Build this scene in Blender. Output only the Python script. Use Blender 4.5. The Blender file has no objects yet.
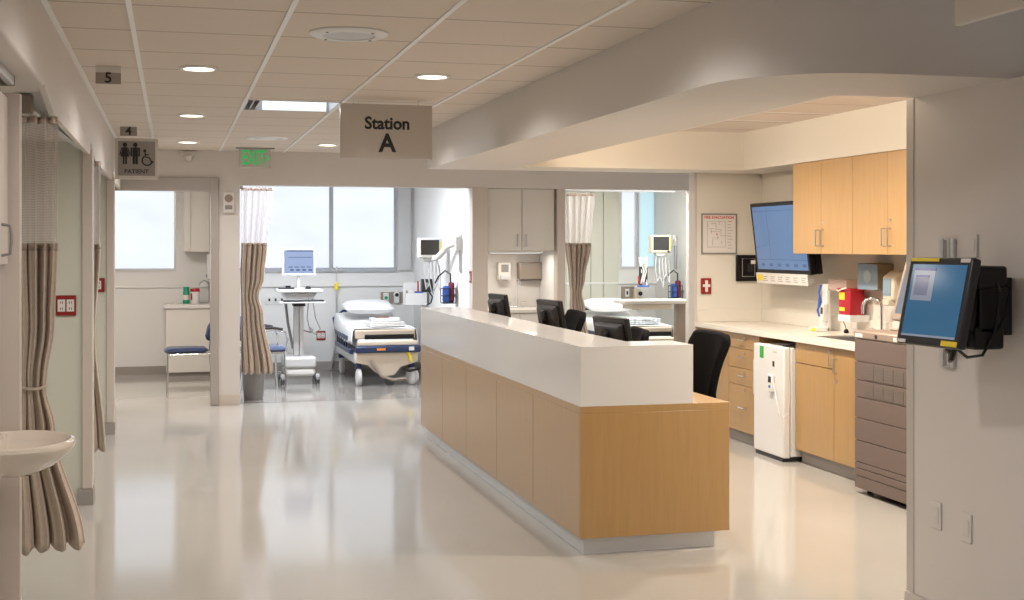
import bpy, bmesh, math, random
from mathutils import Vector, Matrix
random.seed(7)
C = bpy.context.scene.collection
PI = math.pi
# ------------------------------------------------------------------ camera geometry
F = 1280.0; HZ = 246.0; CH = 1.6
TH = math.atan(340/1280.0); cT, sT = math.cos(TH), math.sin(TH)
def W(u, v, X=None, Y=None, Z=None):
    a = (u-512)/F; b = (HZ-v)/F
    dx, dy = cT*a+sT, cT-sT*a
    if X is not None: d = X/dx
    elif Y is not None: d = Y/dy
    else: d = (Z-CH)/b
    return Vector((dx*d, dy*d, CH+b*d))
# ------------------------------------------------------------------ materials
def mat(name, col, rough=.5, metal=0, emit=0, ecol=None, spec=.5, alpha=1, coat=0, noise=0, nscale=8, trans=0, bump=0, bscale=60):
    m = bpy.data.materials.new(name); m.use_nodes = True
    nt = m.node_tree; b = nt.nodes['Principled BSDF']
    def s(k, v):
        if k in b.inputs: b.inputs[k].default_value = v
    s('Base Color', (*col, 1)); s('Roughness', rough); s('Metallic', metal); s('Specular IOR Level', spec)
    s('Alpha', alpha); s('Coat Weight', coat); s('Transmission Weight', trans)
    if emit: s('Emission Color', (*(ecol or col), 1)); s('Emission Strength', emit)
    if noise:
        tc = nt.nodes.new('ShaderNodeTexCoord'); n = nt.nodes.new('ShaderNodeTexNoise'); n.inputs['Scale'].default_value = nscale
        n.inputs['Detail'].default_value = 4
        r = nt.nodes.new('ShaderNodeMapRange'); r.inputs[1].default_value = .3; r.inputs[2].default_value = .7
        r.inputs[3].default_value = 1-noise; r.inputs[4].default_value = 1+noise
        mx = nt.nodes.new('ShaderNodeVectorMath'); mx.operation = 'SCALE'; mx.inputs[0].default_value = col
        nt.links.new(tc.outputs['Object'], n.inputs['Vector']); nt.links.new(n.outputs['Fac'], r.inputs[0])
        nt.links.new(r.outputs[0], mx.inputs['Scale']); nt.links.new(mx.outputs[0], b.inputs['Base Color'])
    if bump:
        tc = nt.nodes.new('ShaderNodeTexCoord'); n = nt.nodes.new('ShaderNodeTexNoise'); n.inputs['Scale'].default_value = bscale
        bp = nt.nodes.new('ShaderNodeBump'); bp.inputs['Strength'].default_value = bump; bp.inputs['Distance'].default_value = .01
        nt.links.new(tc.outputs['Object'], n.inputs['Vector']); nt.links.new(n.outputs['Fac'], bp.inputs['Height'])
        nt.links.new(bp.outputs[0], b.inputs['Normal'])
    return m
def wood(name, c1, c2, rough=.38):
    m = mat(name, c1, rough); nt = m.node_tree; b = nt.nodes['Principled BSDF']
    tc = nt.nodes.new('ShaderNodeTexCoord'); mp = nt.nodes.new('ShaderNodeMapping')
    mp.inputs['Scale'].default_value = (14, 14, .9)
    b.inputs['Coat Weight'].default_value = .6; b.inputs['Coat Roughness'].default_value = .28
    n = nt.nodes.new('ShaderNodeTexNoise'); n.inputs['Scale'].default_value = 3; n.inputs['Detail'].default_value = 6; n.inputs['Distortion'].default_value = .6
    r = nt.nodes.new('ShaderNodeValToRGB'); r.color_ramp.elements[0].position = .3; r.color_ramp.elements[1].position = .72
    r.color_ramp.elements[0].color = (*c1, 1); r.color_ramp.elements[1].color = (*c2, 1)
    L = nt.links.new
    L(tc.outputs['Object'], mp.inputs['Vector']); L(mp.outputs[0], n.inputs['Vector']); L(n.outputs['Fac'], r.inputs[0]); L(r.outputs[0], b.inputs['Base Color'])
    return m
K = {}
K['wall'] = mat('wall_paint', (.665, .625, .595), .55, noise=.015, nscale=3)
K['wallw'] = mat('white_wall', (.74, .735, .72), .5, noise=.01, nscale=2)
K['wallg'] = mat('pale_green_wall', (.62, .62, .54), .5)
K['wally'] = mat('cream_wall', (.72, .68, .61), .5)
K['soff'] = mat('soffit_paint', (.675, .64, .605), .5)
K['tan'] = mat('tan_frame', (.60, .53, .475), .45)
K['frame'] = mat('steel_frame', (.40, .365, .335), .4)
K['base'] = mat('grey_baseboard', (.33, .30, .275), .5)
K['corner'] = mat('corner_guard', (.56, .52, .48), .35)
K['white'] = mat('white_plastic', (.72, .715, .70), .35)
K['lam'] = mat('white_laminate', (.70, .665, .62), .35)
K['solid'] = mat('white_solid_surface', (.69, .67, .645), .16, coat=.2)
K['top'] = mat('counter_top', (.78, .73, .65), .22)
K['metal'] = mat('brushed_steel', (.62, .62, .62), .28, 1)
K['chrome'] = mat('chrome', (.75, .75, .76), .12, 1)
K['alu'] = mat('aluminium', (.62, .63, .65), .35, .6)
K['black'] = mat('black_plastic', (.006, .006, .007), .35, spec=.3)
K['blackf'] = mat('black_fabric', (.005, .005, .006), .9, spec=.12, bump=.3, bscale=300)
K['dark'] = mat('dark_grey_plastic', (.02, .02, .023), .4, spec=.4)
K['grey'] = mat('grey_plastic', (.25, .24, .235), .45)
K['lgrey'] = mat('light_grey_plastic', (.55, .55, .55), .4)
K['red'] = mat('red_plastic', (.26, .012, .01), .35)
K['redb'] = mat('sharps_red', (.38, .006, .016), .25)
K['clear'] = mat('clear_pink_plastic', (.75, .55, .48), .15, alpha=.45)
K['yellow'] = mat('yellow_sticker', (.80, .62, .03), .5)
K['green'] = mat('green_plastic', (.01, .30, .16), .4)
K['gsign'] = mat('green_sticker', (.03, .36, .06), .5)
K['blue'] = mat('blue_plastic', (.03, .10, .42), .4)
K['navy'] = mat('navy_vinyl', (.012, .028, .085), .35)
K['bluev'] = mat('blue_vinyl', (.018, .035, .095), .3)
K['lblue'] = mat('pale_blue_box', (.21, .285, .36), .5)
K['card'] = mat('cardboard', (.25, .18, .11), .7)
K['beige'] = mat('beige_plastic', (.60, .52, .42), .4)
K['taupe'] = mat('taupe_plastic', (.15, .112, .098), .42)
K['taupel'] = mat('light_taupe_plastic', (.29, .225, .18), .42)
K['bronze'] = mat('bronze_metal', (.30, .25, .21), .35, .3)
K['sheet'] = mat('white_sheet', (.80, .80, .80), .8, bump=.15, bscale=25)
K['linen'] = mat('folded_linen', (.66, .64, .61), .85, bump=.2, bscale=40)
K['brown'] = mat('brown_cover', (.16, .085, .05), .6)
K['fabric'] = mat('taupe_curtain', (.52, .43, .36), .85, noise=.06, nscale=40)
K['wine'] = mat('wine_fabric', (.16, .02, .04), .7)
K['ink'] = mat('black_ink', (.012, .012, .012), .5)
K['redink'] = mat('red_ink', (.6, .05, .05), .5)
K['paper'] = mat('paper', (.72, .69, .66), .6)
K['gline'] = mat('grey_ink', (.33, .32, .31), .6)
K['signg'] = mat('sign_plate', (.53, .475, .425), .28, .25)
K['signd'] = mat('dark_sign_plate', (.33, .295, .265), .4)
K['exit'] = mat('exit_green', (.0, .42, .09), .4, emit=.35, ecol=(0, .8, .17))
K['acryl'] = mat('clear_acrylic', (.62, .58, .53), .1, alpha=.55)
K['lens'] = mat('lamp_lens', (1, .96, .88), .4, emit=6, ecol=(1, .9, .74))
K['troff'] = mat('troffer_lens', (.9, .95, 1), .4, emit=1.15, ecol=(.84, .93, 1))
K['maple'] = wood('maple', (.385, .222, .074), (.425, .254, .09), .33)
K['china'] = mat('vitreous_china', (.66, .59, .51), .08, coat=.4)
K['mulch'] = mat('sill_grey', (.36, .38, .41), .5)
K['glass'] = mat('window_glass', (.9, .95, 1), .03, alpha=.12)
def screen_mat(name, base, strength=.7, lines=None):
    m = mat(name, (.02, .02, .02), .12, emit=strength, ecol=base); return m
K['scrtv'] = screen_mat('screen_blue_tv', (.115, .235, .45), 1.0)
K['scrtab'] = screen_mat('screen_blue_tablet', (.017, .125, .25), 1.0)
K['scrwin'] = screen_mat('screen_window', (.22, .23, .33), .75)
K['scrbar'] = screen_mat('screen_titlebar', (.04, .05, .28), .75)
K['scrcart'] = screen_mat('screen_cart', (.42, .55, .88), .9)
K['scrdark'] = screen_mat('screen_off', (.028, .024, .02), .3)
K['scrline'] = screen_mat('screen_line', (.07, .14, .34), .9)
K['scrpale'] = screen_mat('screen_pale', (.33, .36, .44), .8)
# translucent mesh header of the cubicle curtains
def mesh_mat():
    m = bpy.data.materials.new('curtain_mesh'); m.use_nodes = True; nt = m.node_tree; nt.nodes.clear()
    o = nt.nodes.new('ShaderNodeOutputMaterial'); mx = nt.nodes.new('ShaderNodeMixShader')
    t = nt.nodes.new('ShaderNodeBsdfTransparent'); d = nt.nodes.new('ShaderNodeBsdfDiffuse'); d.inputs[0].default_value = (.64, .565, .54, 1)
    tl = nt.nodes.new('ShaderNodeBsdfTranslucent'); tl.inputs[0].default_value = (.62, .56, .55, 1); ad = nt.nodes.new('ShaderNodeMixShader'); ad.inputs[0].default_value = .4
    tc = nt.nodes.new('ShaderNodeTexCoord'); w = nt.nodes.new('ShaderNodeTexWave'); w.bands_direction = 'Z'; w.inputs['Scale'].default_value = 45
    r = nt.nodes.new('ShaderNodeMapRange'); r.inputs[3].default_value = .38; r.inputs[4].default_value = .62
    L = nt.links.new
    L(tc.outputs['Object'], w.inputs['Vector']); L(w.outputs['Fac'], r.inputs[0]); L(r.outputs[0], mx.inputs[0])
    L(d.outputs[0], ad.inputs[1]); L(tl.outputs[0], ad.inputs[2])
    L(t.outputs[0], mx.inputs[1]); L(ad.outputs[0], mx.inputs[2]); L(mx.outputs[0], o.inputs[0]); return m
K['mesh'] = mesh_mat()
# roller shades glowing with the daylight behind them
def shade_mat(name, s):
    m = bpy.data.materials.new(name); m.use_nodes = True; nt = m.node_tree; nt.nodes.clear(); L = nt.links.new
    o = nt.nodes.new('ShaderNodeOutputMaterial'); e = nt.nodes.new('ShaderNodeEmission'); e.inputs[1].default_value = s*1.48
    tc = nt.nodes.new('ShaderNodeTexCoord'); n = nt.nodes.new('ShaderNodeTexNoise'); n.inputs['Scale'].default_value = 1.6; n.inputs['Detail'].default_value = 7
    r = nt.nodes.new('ShaderNodeValToRGB'); r.color_ramp.elements[0].position = .32; r.color_ramp.elements[1].position = .62
    r.color_ramp.elements[0].color = (.75, .81, .89, 1); r.color_ramp.elements[1].color = (.815, .865, .93, 1)
    mp = nt.nodes.new('ShaderNodeMapping'); mp.inputs['Scale'].default_value = (1, 1, 2.2)
    L(tc.outputs['Object'], mp.inputs[0]); L(mp.outputs[0], n.inputs['Vector']); L(n.outputs['Fac'], r.inputs[0]); L(r.outputs[0], e.inputs[0]); L(e.outputs[0], o.inputs[0]); return m
K['shade'] = shade_mat('roller_shade', 1.0)
K['shadeb'] = mat('blue_glazing', (.3, .5, .6), .4, emit=.9, ecol=(.58, .74, .80))
# floor: pale, polished
def floor_mat():
    m = mat('polished_floor', (.56, .50, .43), .17, spec=1.0); nt = m.node_tree; b = nt.nodes['Principled BSDF']; L = nt.links.new
    tc = nt.nodes.new('ShaderNodeTexCoord')
    n = nt.nodes.new('ShaderNodeTexNoise'); n.inputs['Scale'].default_value = .9; n.inputs['Detail'].default_value = 5
    r = nt.nodes.new('ShaderNodeValToRGB'); r.color_ramp.elements[0].color = (.40, .38, .345, 1); r.color_ramp.elements[1].color = (.45, .43, .395, 1)
    n2 = nt.nodes.new('ShaderNodeTexNoise'); n2.inputs['Scale'].default_value = 2.5; n2.inputs['Detail'].default_value = 3
    r2 = nt.nodes.new('ShaderNodeMapRange'); r2.inputs[3].default_value = .07; r2.inputs[4].default_value = .12
    L(tc.outputs['Object'], n.inputs['Vector']); L(n.outputs['Fac'], r.inputs[0]); L(r.outputs[0], b.inputs['Base Color'])
    L(tc.outputs['Object'], n2.inputs['Vector']); L(n2.outputs['Fac'], r2.inputs[0]); L(r2.outputs[0], b.inputs['Roughness']); return m
K['floor'] = floor_mat()
# ceiling tiles: thin dark joint every .63 m in depth
TILE = .63; Y0J = 5.30
def ceil_mat():
    m = mat('ceiling_tile', (.66, .58, .51), .8); nt = m.node_tree; b = nt.nodes['Principled BSDF']; L = nt.links.new
    tc = nt.nodes.new('ShaderNodeTexCoord'); sp = nt.nodes.new('ShaderNodeSeparateXYZ'); L(tc.outputs['Object'], sp.inputs[0])
    def mth(op, a, v):
        q = nt.nodes.new('ShaderNodeMath'); q.operation = op; L(a, q.inputs[0]); q.inputs[1].default_value = v; return q.outputs[0]
    fr = mth('FLOORED_MODULO', mth('SUBTRACT', sp.outputs['Y'], Y0J), TILE)
    ln = mth('LESS_THAN', fr, .016)
    n = nt.nodes.new('ShaderNodeTexNoise'); n.inputs['Scale'].default_value = 160; L(tc.outputs['Object'], n.inputs['Vector'])
    r = nt.nodes.new('ShaderNodeValToRGB'); r.color_ramp.elements[0].color = (.655, .58, .51, 1); r.color_ramp.elements[1].color = (.71, .63, .56, 1); L(n.outputs['Fac'], r.inputs[0])
    mx = nt.nodes.new('ShaderNodeMix'); mx.data_type = 'RGBA'; L(ln, mx.inputs['Factor']); L(r.outputs[0], mx.inputs['A']); mx.inputs['B'].default_value = (.36, .31, .27, 1)
    L(mx.outputs['Result'], b.inputs['Base Color']); return m
K['ceil'] = ceil_mat()
K['tbar'] = mat('ceiling_tbar', (.84, .84, .84), .4)
# ------------------------------------------------------------------ mesh helpers
class M:
    def __init__(s): s.bm = bmesh.new()
    def box(s, x0, x1, y0, y1, z0, z1, mtx=None):
        v = [s.bm.verts.new(p) for p in ((x0,y0,z0),(x1,y0,z0),(x1,y1,z0),(x0,y1,z0),(x0,y0,z1),(x1,y0,z1),(x1,y1,z1),(x0,y1,z1))]
        for f in ((3,2,1,0),(4,5,6,7),(0,1,5,4),(1,2,6,5),(2,3,7,6),(3,0,4,7)): s.bm.faces.new([v[i] for i in f])
        if mtx is not None:
            for q in v: q.co = mtx @ q.co
        return s
    def prism(s, poly, a, b, axis='z', mtx=None):   # poly in the two other axes, extruded from a to b
        def P(p, t):
            return {'z': (p[0], p[1], t), 'y': (p[0], t, p[1]), 'x': (t, p[0], p[1])}[axis]
        lo = [s.bm.verts.new(P(p, a)) for p in poly]; hi = [s.bm.verts.new(P(p, b)) for p in poly]
        fs = [s.bm.faces.new(lo[::-1]), s.bm.faces.new(hi)]; n = len(poly)
        for i in range(n): fs.append(s.bm.faces.new((lo[i], lo[(i+1)%n], hi[(i+1)%n], hi[i])))
        bmesh.ops.recalc_face_normals(s.bm, faces=fs)
        if mtx is not None:
            for q in lo+hi: q.co = mtx @ q.co
        return s
    def tube(s, pts, r, n=8, cap=True):
        pts = [Vector(p) for p in pts]; rs = r if isinstance(r, (list, tuple)) else [r]*len(pts)
        rings = []; up = None
        for i, p in enumerate(pts):
            t = (pts[min(i+1, len(pts)-1)]-pts[max(i-1, 0)]).normalized()
            if up is None:
                up = Vector((0,0,1)) if abs(t.z) < .9 else Vector((1,0,0))
            a = (up-t*up.dot(t)).normalized(); up = a; b = t.cross(a)
            rings.append([s.bm.verts.new(p+(a*math.cos(2*PI*k/n)+b*math.sin(2*PI*k/n))*rs[i]) for k in range(n)])
        fs = []
        for A, B in zip(rings, rings[1:]):
            for k in range(n): fs.append(s.bm.faces.new((A[k], A[(k+1)%n], B[(k+1)%n], B[k])))
        if cap: fs.append(s.bm.faces.new(rings[0][::-1])); fs.append(s.bm.faces.new(rings[-1]))
        bmesh.ops.recalc_face_normals(s.bm, faces=fs); return s
    def lathe(s, prof, c=(0,0,0), n=24, mtx=None, sx=1, sy=1, cap=True):
        rings = []; fs = []
        for r, z in prof:
            rings.append([s.bm.verts.new(Vector((r*sx*math.cos(2*PI*k/n), r*sy*math.sin(2*PI*k/n), z))) for k in range(n)])
        for A, B in zip(rings, rings[1:]):
            for k in range(n): fs.append(s.bm.faces.new((A[k], A[(k+1)%n], B[(k+1)%n], B[k])))
        if cap: fs.append(s.bm.faces.new(rings[0][::-1])); fs.append(s.bm.faces.new(rings[-1]))
        bmesh.ops.recalc_face_normals(s.bm, faces=fs)
        for A in rings:
            for q in A:
                if mtx is not None: q.co = mtx @ q.co
                q.co += Vector(c)
        return s
    def disc(s, c, r, t, axis='y', n=20, r2=None):
        R = {'z': Matrix(), 'y': Matrix.Rotation(PI/2, 4, 'X'), 'x': Matrix.Rotation(PI/2, 4, 'Y')}[axis]
        return s.lathe([(r, -t/2), (r if r2 is None else r2, t/2)], c, n, R)
    def grid(s, fn, nu, nv, close=False):
        g = [[s.bm.verts.new(fn(i/(nu-1), j/(nv-1))) for j in range(nv)] for i in range(nu)]
        for i in range(nu-1):
            for j in range(nv-1): s.bm.faces.new((g[i][j], g[i+1][j], g[i+1][j+1], g[i][j+1]))
        return s
    def pillow(s, x0, x1, y0, y1, z0, z1, n=12, e=.38):
        cx, cy, cz = (x0+x1)/2, (y0+y1)/2, (z0+z1)/2
        def f(sign):
            def g(u, v):
                a, b = 2*u-1, 2*v-1
                h = ((1-abs(a)**3)*(1-abs(b)**3))
                h = max(h, 0)**e
                return Vector((cx+a*(x1-x0)/2*(1-.04*b*b), cy+b*(y1-y0)/2*(1-.04*a*a), cz+sign*h*(z1-z0)/2))
            return g
        s.grid(f(1), n, n); s.grid(f(-1), n, n); bmesh.ops.remove_doubles(s.bm, verts=s.bm.verts, dist=.0005)
        bmesh.ops.recalc_face_normals(s.bm, faces=s.bm.faces); return s
def make(name, m, mt, parent=None, world=False, bevel=0, smooth=False, seg=2, solid=0, subsurf=0, label=None):
    me = bpy.data.meshes.new(name)
    if parent is not None and world:
        root = parent; off = Vector((0,0,0))
        while root is not None: off += root.location; root = root.parent
        for v in m.bm.verts: v.co -= off
    m.bm.to_mesh(me); m.bm.free()
    me.materials.append(K[mt] if isinstance(mt, str) else mt)
    o = bpy.data.objects.new(name, me); C.objects.link(o)
    if parent is not None: o.parent = parent
    if solid:
        q = o.modifiers.new('s', 'SOLIDIFY'); q.thickness = solid; q.offset = 0
    if bevel:
        q = o.modifiers.new('b', 'BEVEL'); q.width = bevel; q.segments = seg; q.limit_method = 'ANGLE'; q.angle_limit = .6
    if subsurf:
        q = o.modifiers.new('u', 'SUBSURF'); q.levels = subsurf; q.render_levels = subsurf
    if smooth or bevel:
        for p in me.polygons: p.use_smooth = True
        if not subsurf:
            try: me.set_sharp_from_angle(angle=.7)
            except Exception: pass
    if label: o['label'] = label
    return o
def tag(o, label, cat, group=None):
    o['label'] = label; o['category'] = cat
    if group: o['group'] = group
    return o
def thing(name, label, cat, loc=(0,0,0), rz=0, group=None):
    o = bpy.data.objects.new(name, None); C.objects.link(o); o.empty_display_size = .1
    o.location = loc; o.rotation_euler = (0, 0, rz); return tag(o, label, cat, group)
def struct(name, m, mt, **k):
    o = make(name, m, mt, **k)
    if o.parent is None: o['kind'] = 'structure'
    return o
def dup(root, loc, label, rz=None, group=None):
    r = root.copy(); C.objects.link(r); r.location = loc; r['label'] = label
    if rz is not None: r.rotation_euler = (0, 0, rz)
    if group: r['group'] = group
    for ch in list(root.children):
        c = ch.copy(); C.objects.link(c); c.parent = r
        for g in list(ch.children):
            d = g.copy(); C.objects.link(d); d.parent = c
    return r
def text(name, body, size, mt, parent, loc, rot=(PI/2,0,0), bold=0, ext=.0012, sx=1, align='CENTER', label=None):
    cu = bpy.data.curves.new(name, 'FONT'); cu.body = body; cu.size = size; cu.extrude = ext; cu.offset = bold*size; cu.align_x = align; cu.align_y = 'CENTER'
    cu.resolution_u = 4
    t = bpy.data.objects.new('tmp', cu); C.objects.link(t); bpy.context.view_layer.update()
    me = bpy.data.meshes.new_from_object(t.evaluated_get(bpy.context.evaluated_depsgraph_get())); bpy.data.objects.remove(t)
    R = Matrix.LocRotScale(Vector(loc), __import__('mathutils').Euler(rot), Vector((sx,1,1)))
    me.transform(R); me.name = name; me.materials.clear(); me.materials.append(K[mt])
    o = bpy.data.objects.new(name, me); C.objects.link(o); o.parent = parent
    if label: o['label'] = label
    return o
def light(name, kind, loc, energy, col=(1,1,1), parent=None, rot=(0,0,0), **k):
    l = bpy.data.lights.new(name, kind); l.energy = energy; l.color = col
    for a, b in k.items(): setattr(l, a, b)
    o = bpy.data.objects.new(name, l); C.objects.link(o); o.location = loc; o.rotation_euler = rot
    if parent is not None: o.parent = parent
    return o
# ------------------------------------------------------------------ main planes
CZ = 2.56; SZ = 2.24; BW = 13.2; FW = 16.6; XL = -.49
DX = 2.05           # soffit and desk face
NWX, NWY = 3.1, 4.95  # near right wall
KX, KY = 5.06, 10.41 # nook walls
# floor
struct('floor', M().box(-3.6, 7.2, -2.5, 16.75, -.1, 0), 'floor')
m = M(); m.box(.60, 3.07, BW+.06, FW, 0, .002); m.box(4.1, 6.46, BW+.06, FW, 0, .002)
struct('floor_dark_reflection', m, mat('painted_bay_reflection', (.30, .28, .255), .10, spec=1.0, noise=.06, nscale=3))  # same floor; its dark reflection in the bays is painted as a darker sheet
# ceiling with a hole for the troffer
TX0, TX1, TY0, TY1 = .475, 1.09, 8.55, 9.17
m = M()
m.box(-3.6, TX0, -2.5, 16.75, CZ, CZ+.15); m.box(TX1, 7.2, -2.5, 16.75, CZ, CZ+.15)
m.box(TX0, TX1, -2.5, TY0, CZ, CZ+.15); m.box(TX0, TX1, TY1, 16.75, CZ, CZ+.15)
struct('ceiling', m, 'ceil')
m = M()
for k in range(4):
    x = -.165+.632*k; m.box(x-.011, x+.011, -2.5, BW, CZ-.006, CZ+.001)
for x in (3.43, 4.06): m.box(x-.012, x+.012, 4.9, 9.95, CZ-.006, CZ+.001)
for y in (7.2, 8.4, 9.0): m.box(2.72, 4.67, y-.004, y+.004, CZ-.003, CZ+.001)
m.box(XL, XL+.022, -2.5, BW, CZ-.012, CZ+.001)
struct('ceiling_grid', m, 'tbar')
# soffit ring over the station
R_ = .5; Yn = 4.24
arc = [(DX+R_-R_*math.cos(t), Yn+R_-R_*math.sin(t)) for t in [PI/2*(i/16) for i in range(17)]]
m = M()
m.prism([(DX, 10.47), *arc, (7.0, Yn), (7.0, 4.9), (2.72, 4.9), (2.72, 10.47)], SZ, CZ, 'z')
so = struct('ceiling_soffit', m, 'soff', smooth=True)
m = M(); m.box(2.72, 4.67, 9.95, 10.47, SZ, CZ); m.box(4.67, KX+.1, 4.9, KY+.12, SZ, CZ)
struct('ceiling_cove', m, 'wally')
# left bulkhead
struct('ceiling_bulkhead', M().box(-1.2, XL, -2.5, BW, SZ, CZ), 'wall', bevel=.012, seg=4)
# ------------------------------------------------------------------ walls
m = M()
m.box(-3.6, -.70, 5.3, 5.42, 0, CZ)
struct('wall_partition_near', m, 'wallg')
for nm, y in (('wall_partition_middle', 8.34), ('wall_partition_far', 11.40)):
    struct(nm, M().box(-3.6, -.537, y, y+.14, 0, CZ), 'wallg')
m = M(); m.box(-.537, -.475, 8.32, 8.49, .1, 2.19); struct('trim_1', m, 'tan', bevel=.004)
m = M(); m.box(-.537, -.475, 11.38, 11.55, .1, 2.19); struct('trim_2', m, 'tan', bevel=.004)
m = M(); m.box(-.70, -.566, 5.27, 5.315, 0, 2.19); struct('trim_3', m, 'tan', bevel=.004)
for nm, y0, y1 in (('trim_4', 5.42, 8.34), ('trim_5', 8.48, 11.40), ('trim_6', 11.54, BW)):
    m = M(); m.prism([(y0, SZ+.02), (y0, SZ-.001), (y0+.45, 2.165), (y1, 2.165), (y1, SZ+.02)], -.515, -.4905, 'x'); struct(nm, m, 'wall')
m = M(); m.box(-.562, -.47, 8.31, 8.50, 0, .1); struct('baseboard_middle', m, 'base')
m = M(); m.box(-.562, -.47, 11.37, 11.56, 0, .1); struct('baseboard_far', m, 'base')
struct('wall_left', M().box(-.74, -.64, -2.5, 5.3, 0, SZ), 'wall')
struct('wall_outer_left', M().box(-3.72, -3.6, -2.5, 16.75, 0, CZ), 'wallw')
struct('wall_left_end', M().box(-.72, -.62, 11.56, BW, 0, SZ), 'wall')
# back wall, front plane of the bays
m = M()
m.box(-.6, 7.0, BW, BW+.12, 2.215, CZ)
m.box(.445, .662, BW, BW+.12, 0, 2.215)
m.box(-.6, .445, BW, BW+.12, 2.16, 2.215)
struct('wall_back', m, 'wall', bevel=0)
m = M(); m.box(3.07, 3.24, BW-.01, BW+.13, 0, 2.215); m.box(4.01, 4.10, BW-.01, BW+.13, 0, 2.215)
m.box(5.55, 7.0, BW, BW+.12, 0, 2.215)
struct('wall_back_piers', m, 'tan', bevel=.004)
m = M(); m.box(.44, .667, BW-.012, BW+.13, 0, .1); struct('baseboard_pier', m, 'tan')
# restroom door frame
m = M(); m.box(.375, .455, BW-.03, BW+.15, 0, 2.285); m.box(-.66, .455, BW-.028, BW+.148, 2.15, 2.285); m.box(-.66, -.58, BW-.03, BW+.15, 0, 2.285)
struct('door_1', m, 'frame', bevel=.006)
# side walls of the bays
struct('wall_restroom_side', M().box(.455, .60, BW+.12, FW, 0, CZ), 'wallw')
struct('wall_restroom_left', M().box(-2.3, -2.2, BW, FW, 0, CZ), 'wally')
struct('wall_bay_side', M().box(3.07, 3.20, BW+.13, FW, 0, CZ), 'wallw')
struct('wall_alcove_side', M().box(4.03, 4.10, BW+.13, FW, 0, CZ), 'wallw')
struct('wall_alcove_back', M().box(3.20, 4.03, 13.95, 14.05, 0, CZ), 'wall')
struct('wall_bay_right', M().box(6.46, 6.58, BW+.12, FW, 0, CZ), 'wallw')
# nook
struct('wall_nook_stub', M().box(4.42, KX+.1, KY, KY+.12, 0, SZ), 'wally')
struct('wall_right', M().box(KX, KX+.12, 4.9, KY, 0, CZ), 'wally')
struct('wall_near_right', M().box(NWX, NWX+.12, -2.5, NWY, 0, SZ), 'wall')
struct('wall_nook_near', M().box(NWX+.12, KX+.1, NWY-.12, NWY, 0, SZ), 'wall')
m = M(); m.box(NWX-.004, NWX+.001, NWY-.05, NWY+.004, .1, SZ); m.box(NWX, NWX+.05, NWY, NWY+.004, .1, SZ)
struct('trim_7', m, 'corner')
m = M(); m.box(NWX-.012, NWX, -2.5, NWY+.01, 0, .1); struct('baseboard_right', m, 'corner', bevel=.004)
m = M(); m.box(4.415, 4.44, KY-.004, KY+.124, 0, SZ); struct('trim_8', m, 'corner', bevel=.003)
# ------------------------------------------------------------------ far exterior wall with windows
SILL = 1.285
wins = [(-2.1, W(176, 0, Y=FW).x, 0), (.66, W(331.2, 0, Y=FW).x, 1), (W(331.4, 0, Y=FW).x, W(396, 0, Y=FW).x, 1), (W(620, 0, Y=FW).x, W(637, 0, Y=FW).x, 2), (W(637.5, 0, Y=FW).x, W(655, 0, Y=FW).x+.02, 2)]
m = M()
m.box(-3.6, 7.2, FW, FW+.15, 0, SILL); m.box(-3.6, 7.2, FW, FW+.15, 2.50, CZ)
edges = [-3.6] + [e for w in wins for e in w[:2]] + [7.2]
for i in range(0, len(edges), 2):
    m.box(edges[i], edges[i+1], FW, FW+.15, SILL, 2.50)
struct('wall_far', m, 'wallw')
for i, (a, b, kind) in enumerate(wins):
    f = M(); t = .025
    f.box(a, a+t, FW-.01, FW+.06, SILL, 2.5); f.box(b-t, b, FW-.01, FW+.06, SILL, 2.5); f.box(a+t, b-t, FW-.01, FW+.06, 2.47, 2.5); f.box(a+t, b-t, FW-.012, FW+.06, SILL, SILL+.035)
    w = struct('window_%d' % (i+1), f, 'mulch' if kind == 1 else 'alu')
    make('pane', M().box(a+t, b-t, FW+.075, FW+.081, SILL, 2.5), 'glass', w)
    sh = make('roller_shade', M().box(a+t, b-t, FW+.04, FW+.043, SILL+.035, 2.47), 'shade' if i < 4 else 'shadeb', w)
# window jamb at the thick mullion and lower sill ledge
struct('trim_15', M().box(.66, W(396, 0, Y=FW).x, FW-.03, FW, SILL-.02, SILL+.03), 'mulch')
m = M(); m.box(W(397, 0, Y=FW).x, W(410.5, 0, Y=FW).x, FW-.05, FW, SILL, CZ); struct('trim_9', m, 'lgrey')
m = M(); m.box(.60, 3.07, FW-.03, FW, 1.075, 1.105); m.box(-2.2, .455, FW-.02, FW, 1.075, 1.10); m.box(4.1, 6.46, FW-.03, FW, 1.075, 1.105); struct('trim_10', m, 'wallw', bevel=.004)
m = M(); m.box(-2.2, .455, FW-.015, FW, 0, .1); m.box(.60, 3.07, FW-.015, FW, 0, .11); m.box(4.1, 6.46, FW-.015, FW, 0, .11); struct('baseboard_far_wall', m, 'base')
m = M(); m.box(3.055, 3.07, BW+.13, FW, 0, .11); struct('baseboard_bay', m, 'base')
# pale green tall panels at the back of the right bay
m = M()
for a, b in ((566, 590), (590.6, 602.5), (603, 618)):
    m.box(W(a, 0, Y=FW).x, W(b, 0, Y=FW).x-.004, FW-.025, FW, .11, CZ)
struct('trim_11', m, 'wallg')
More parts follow.
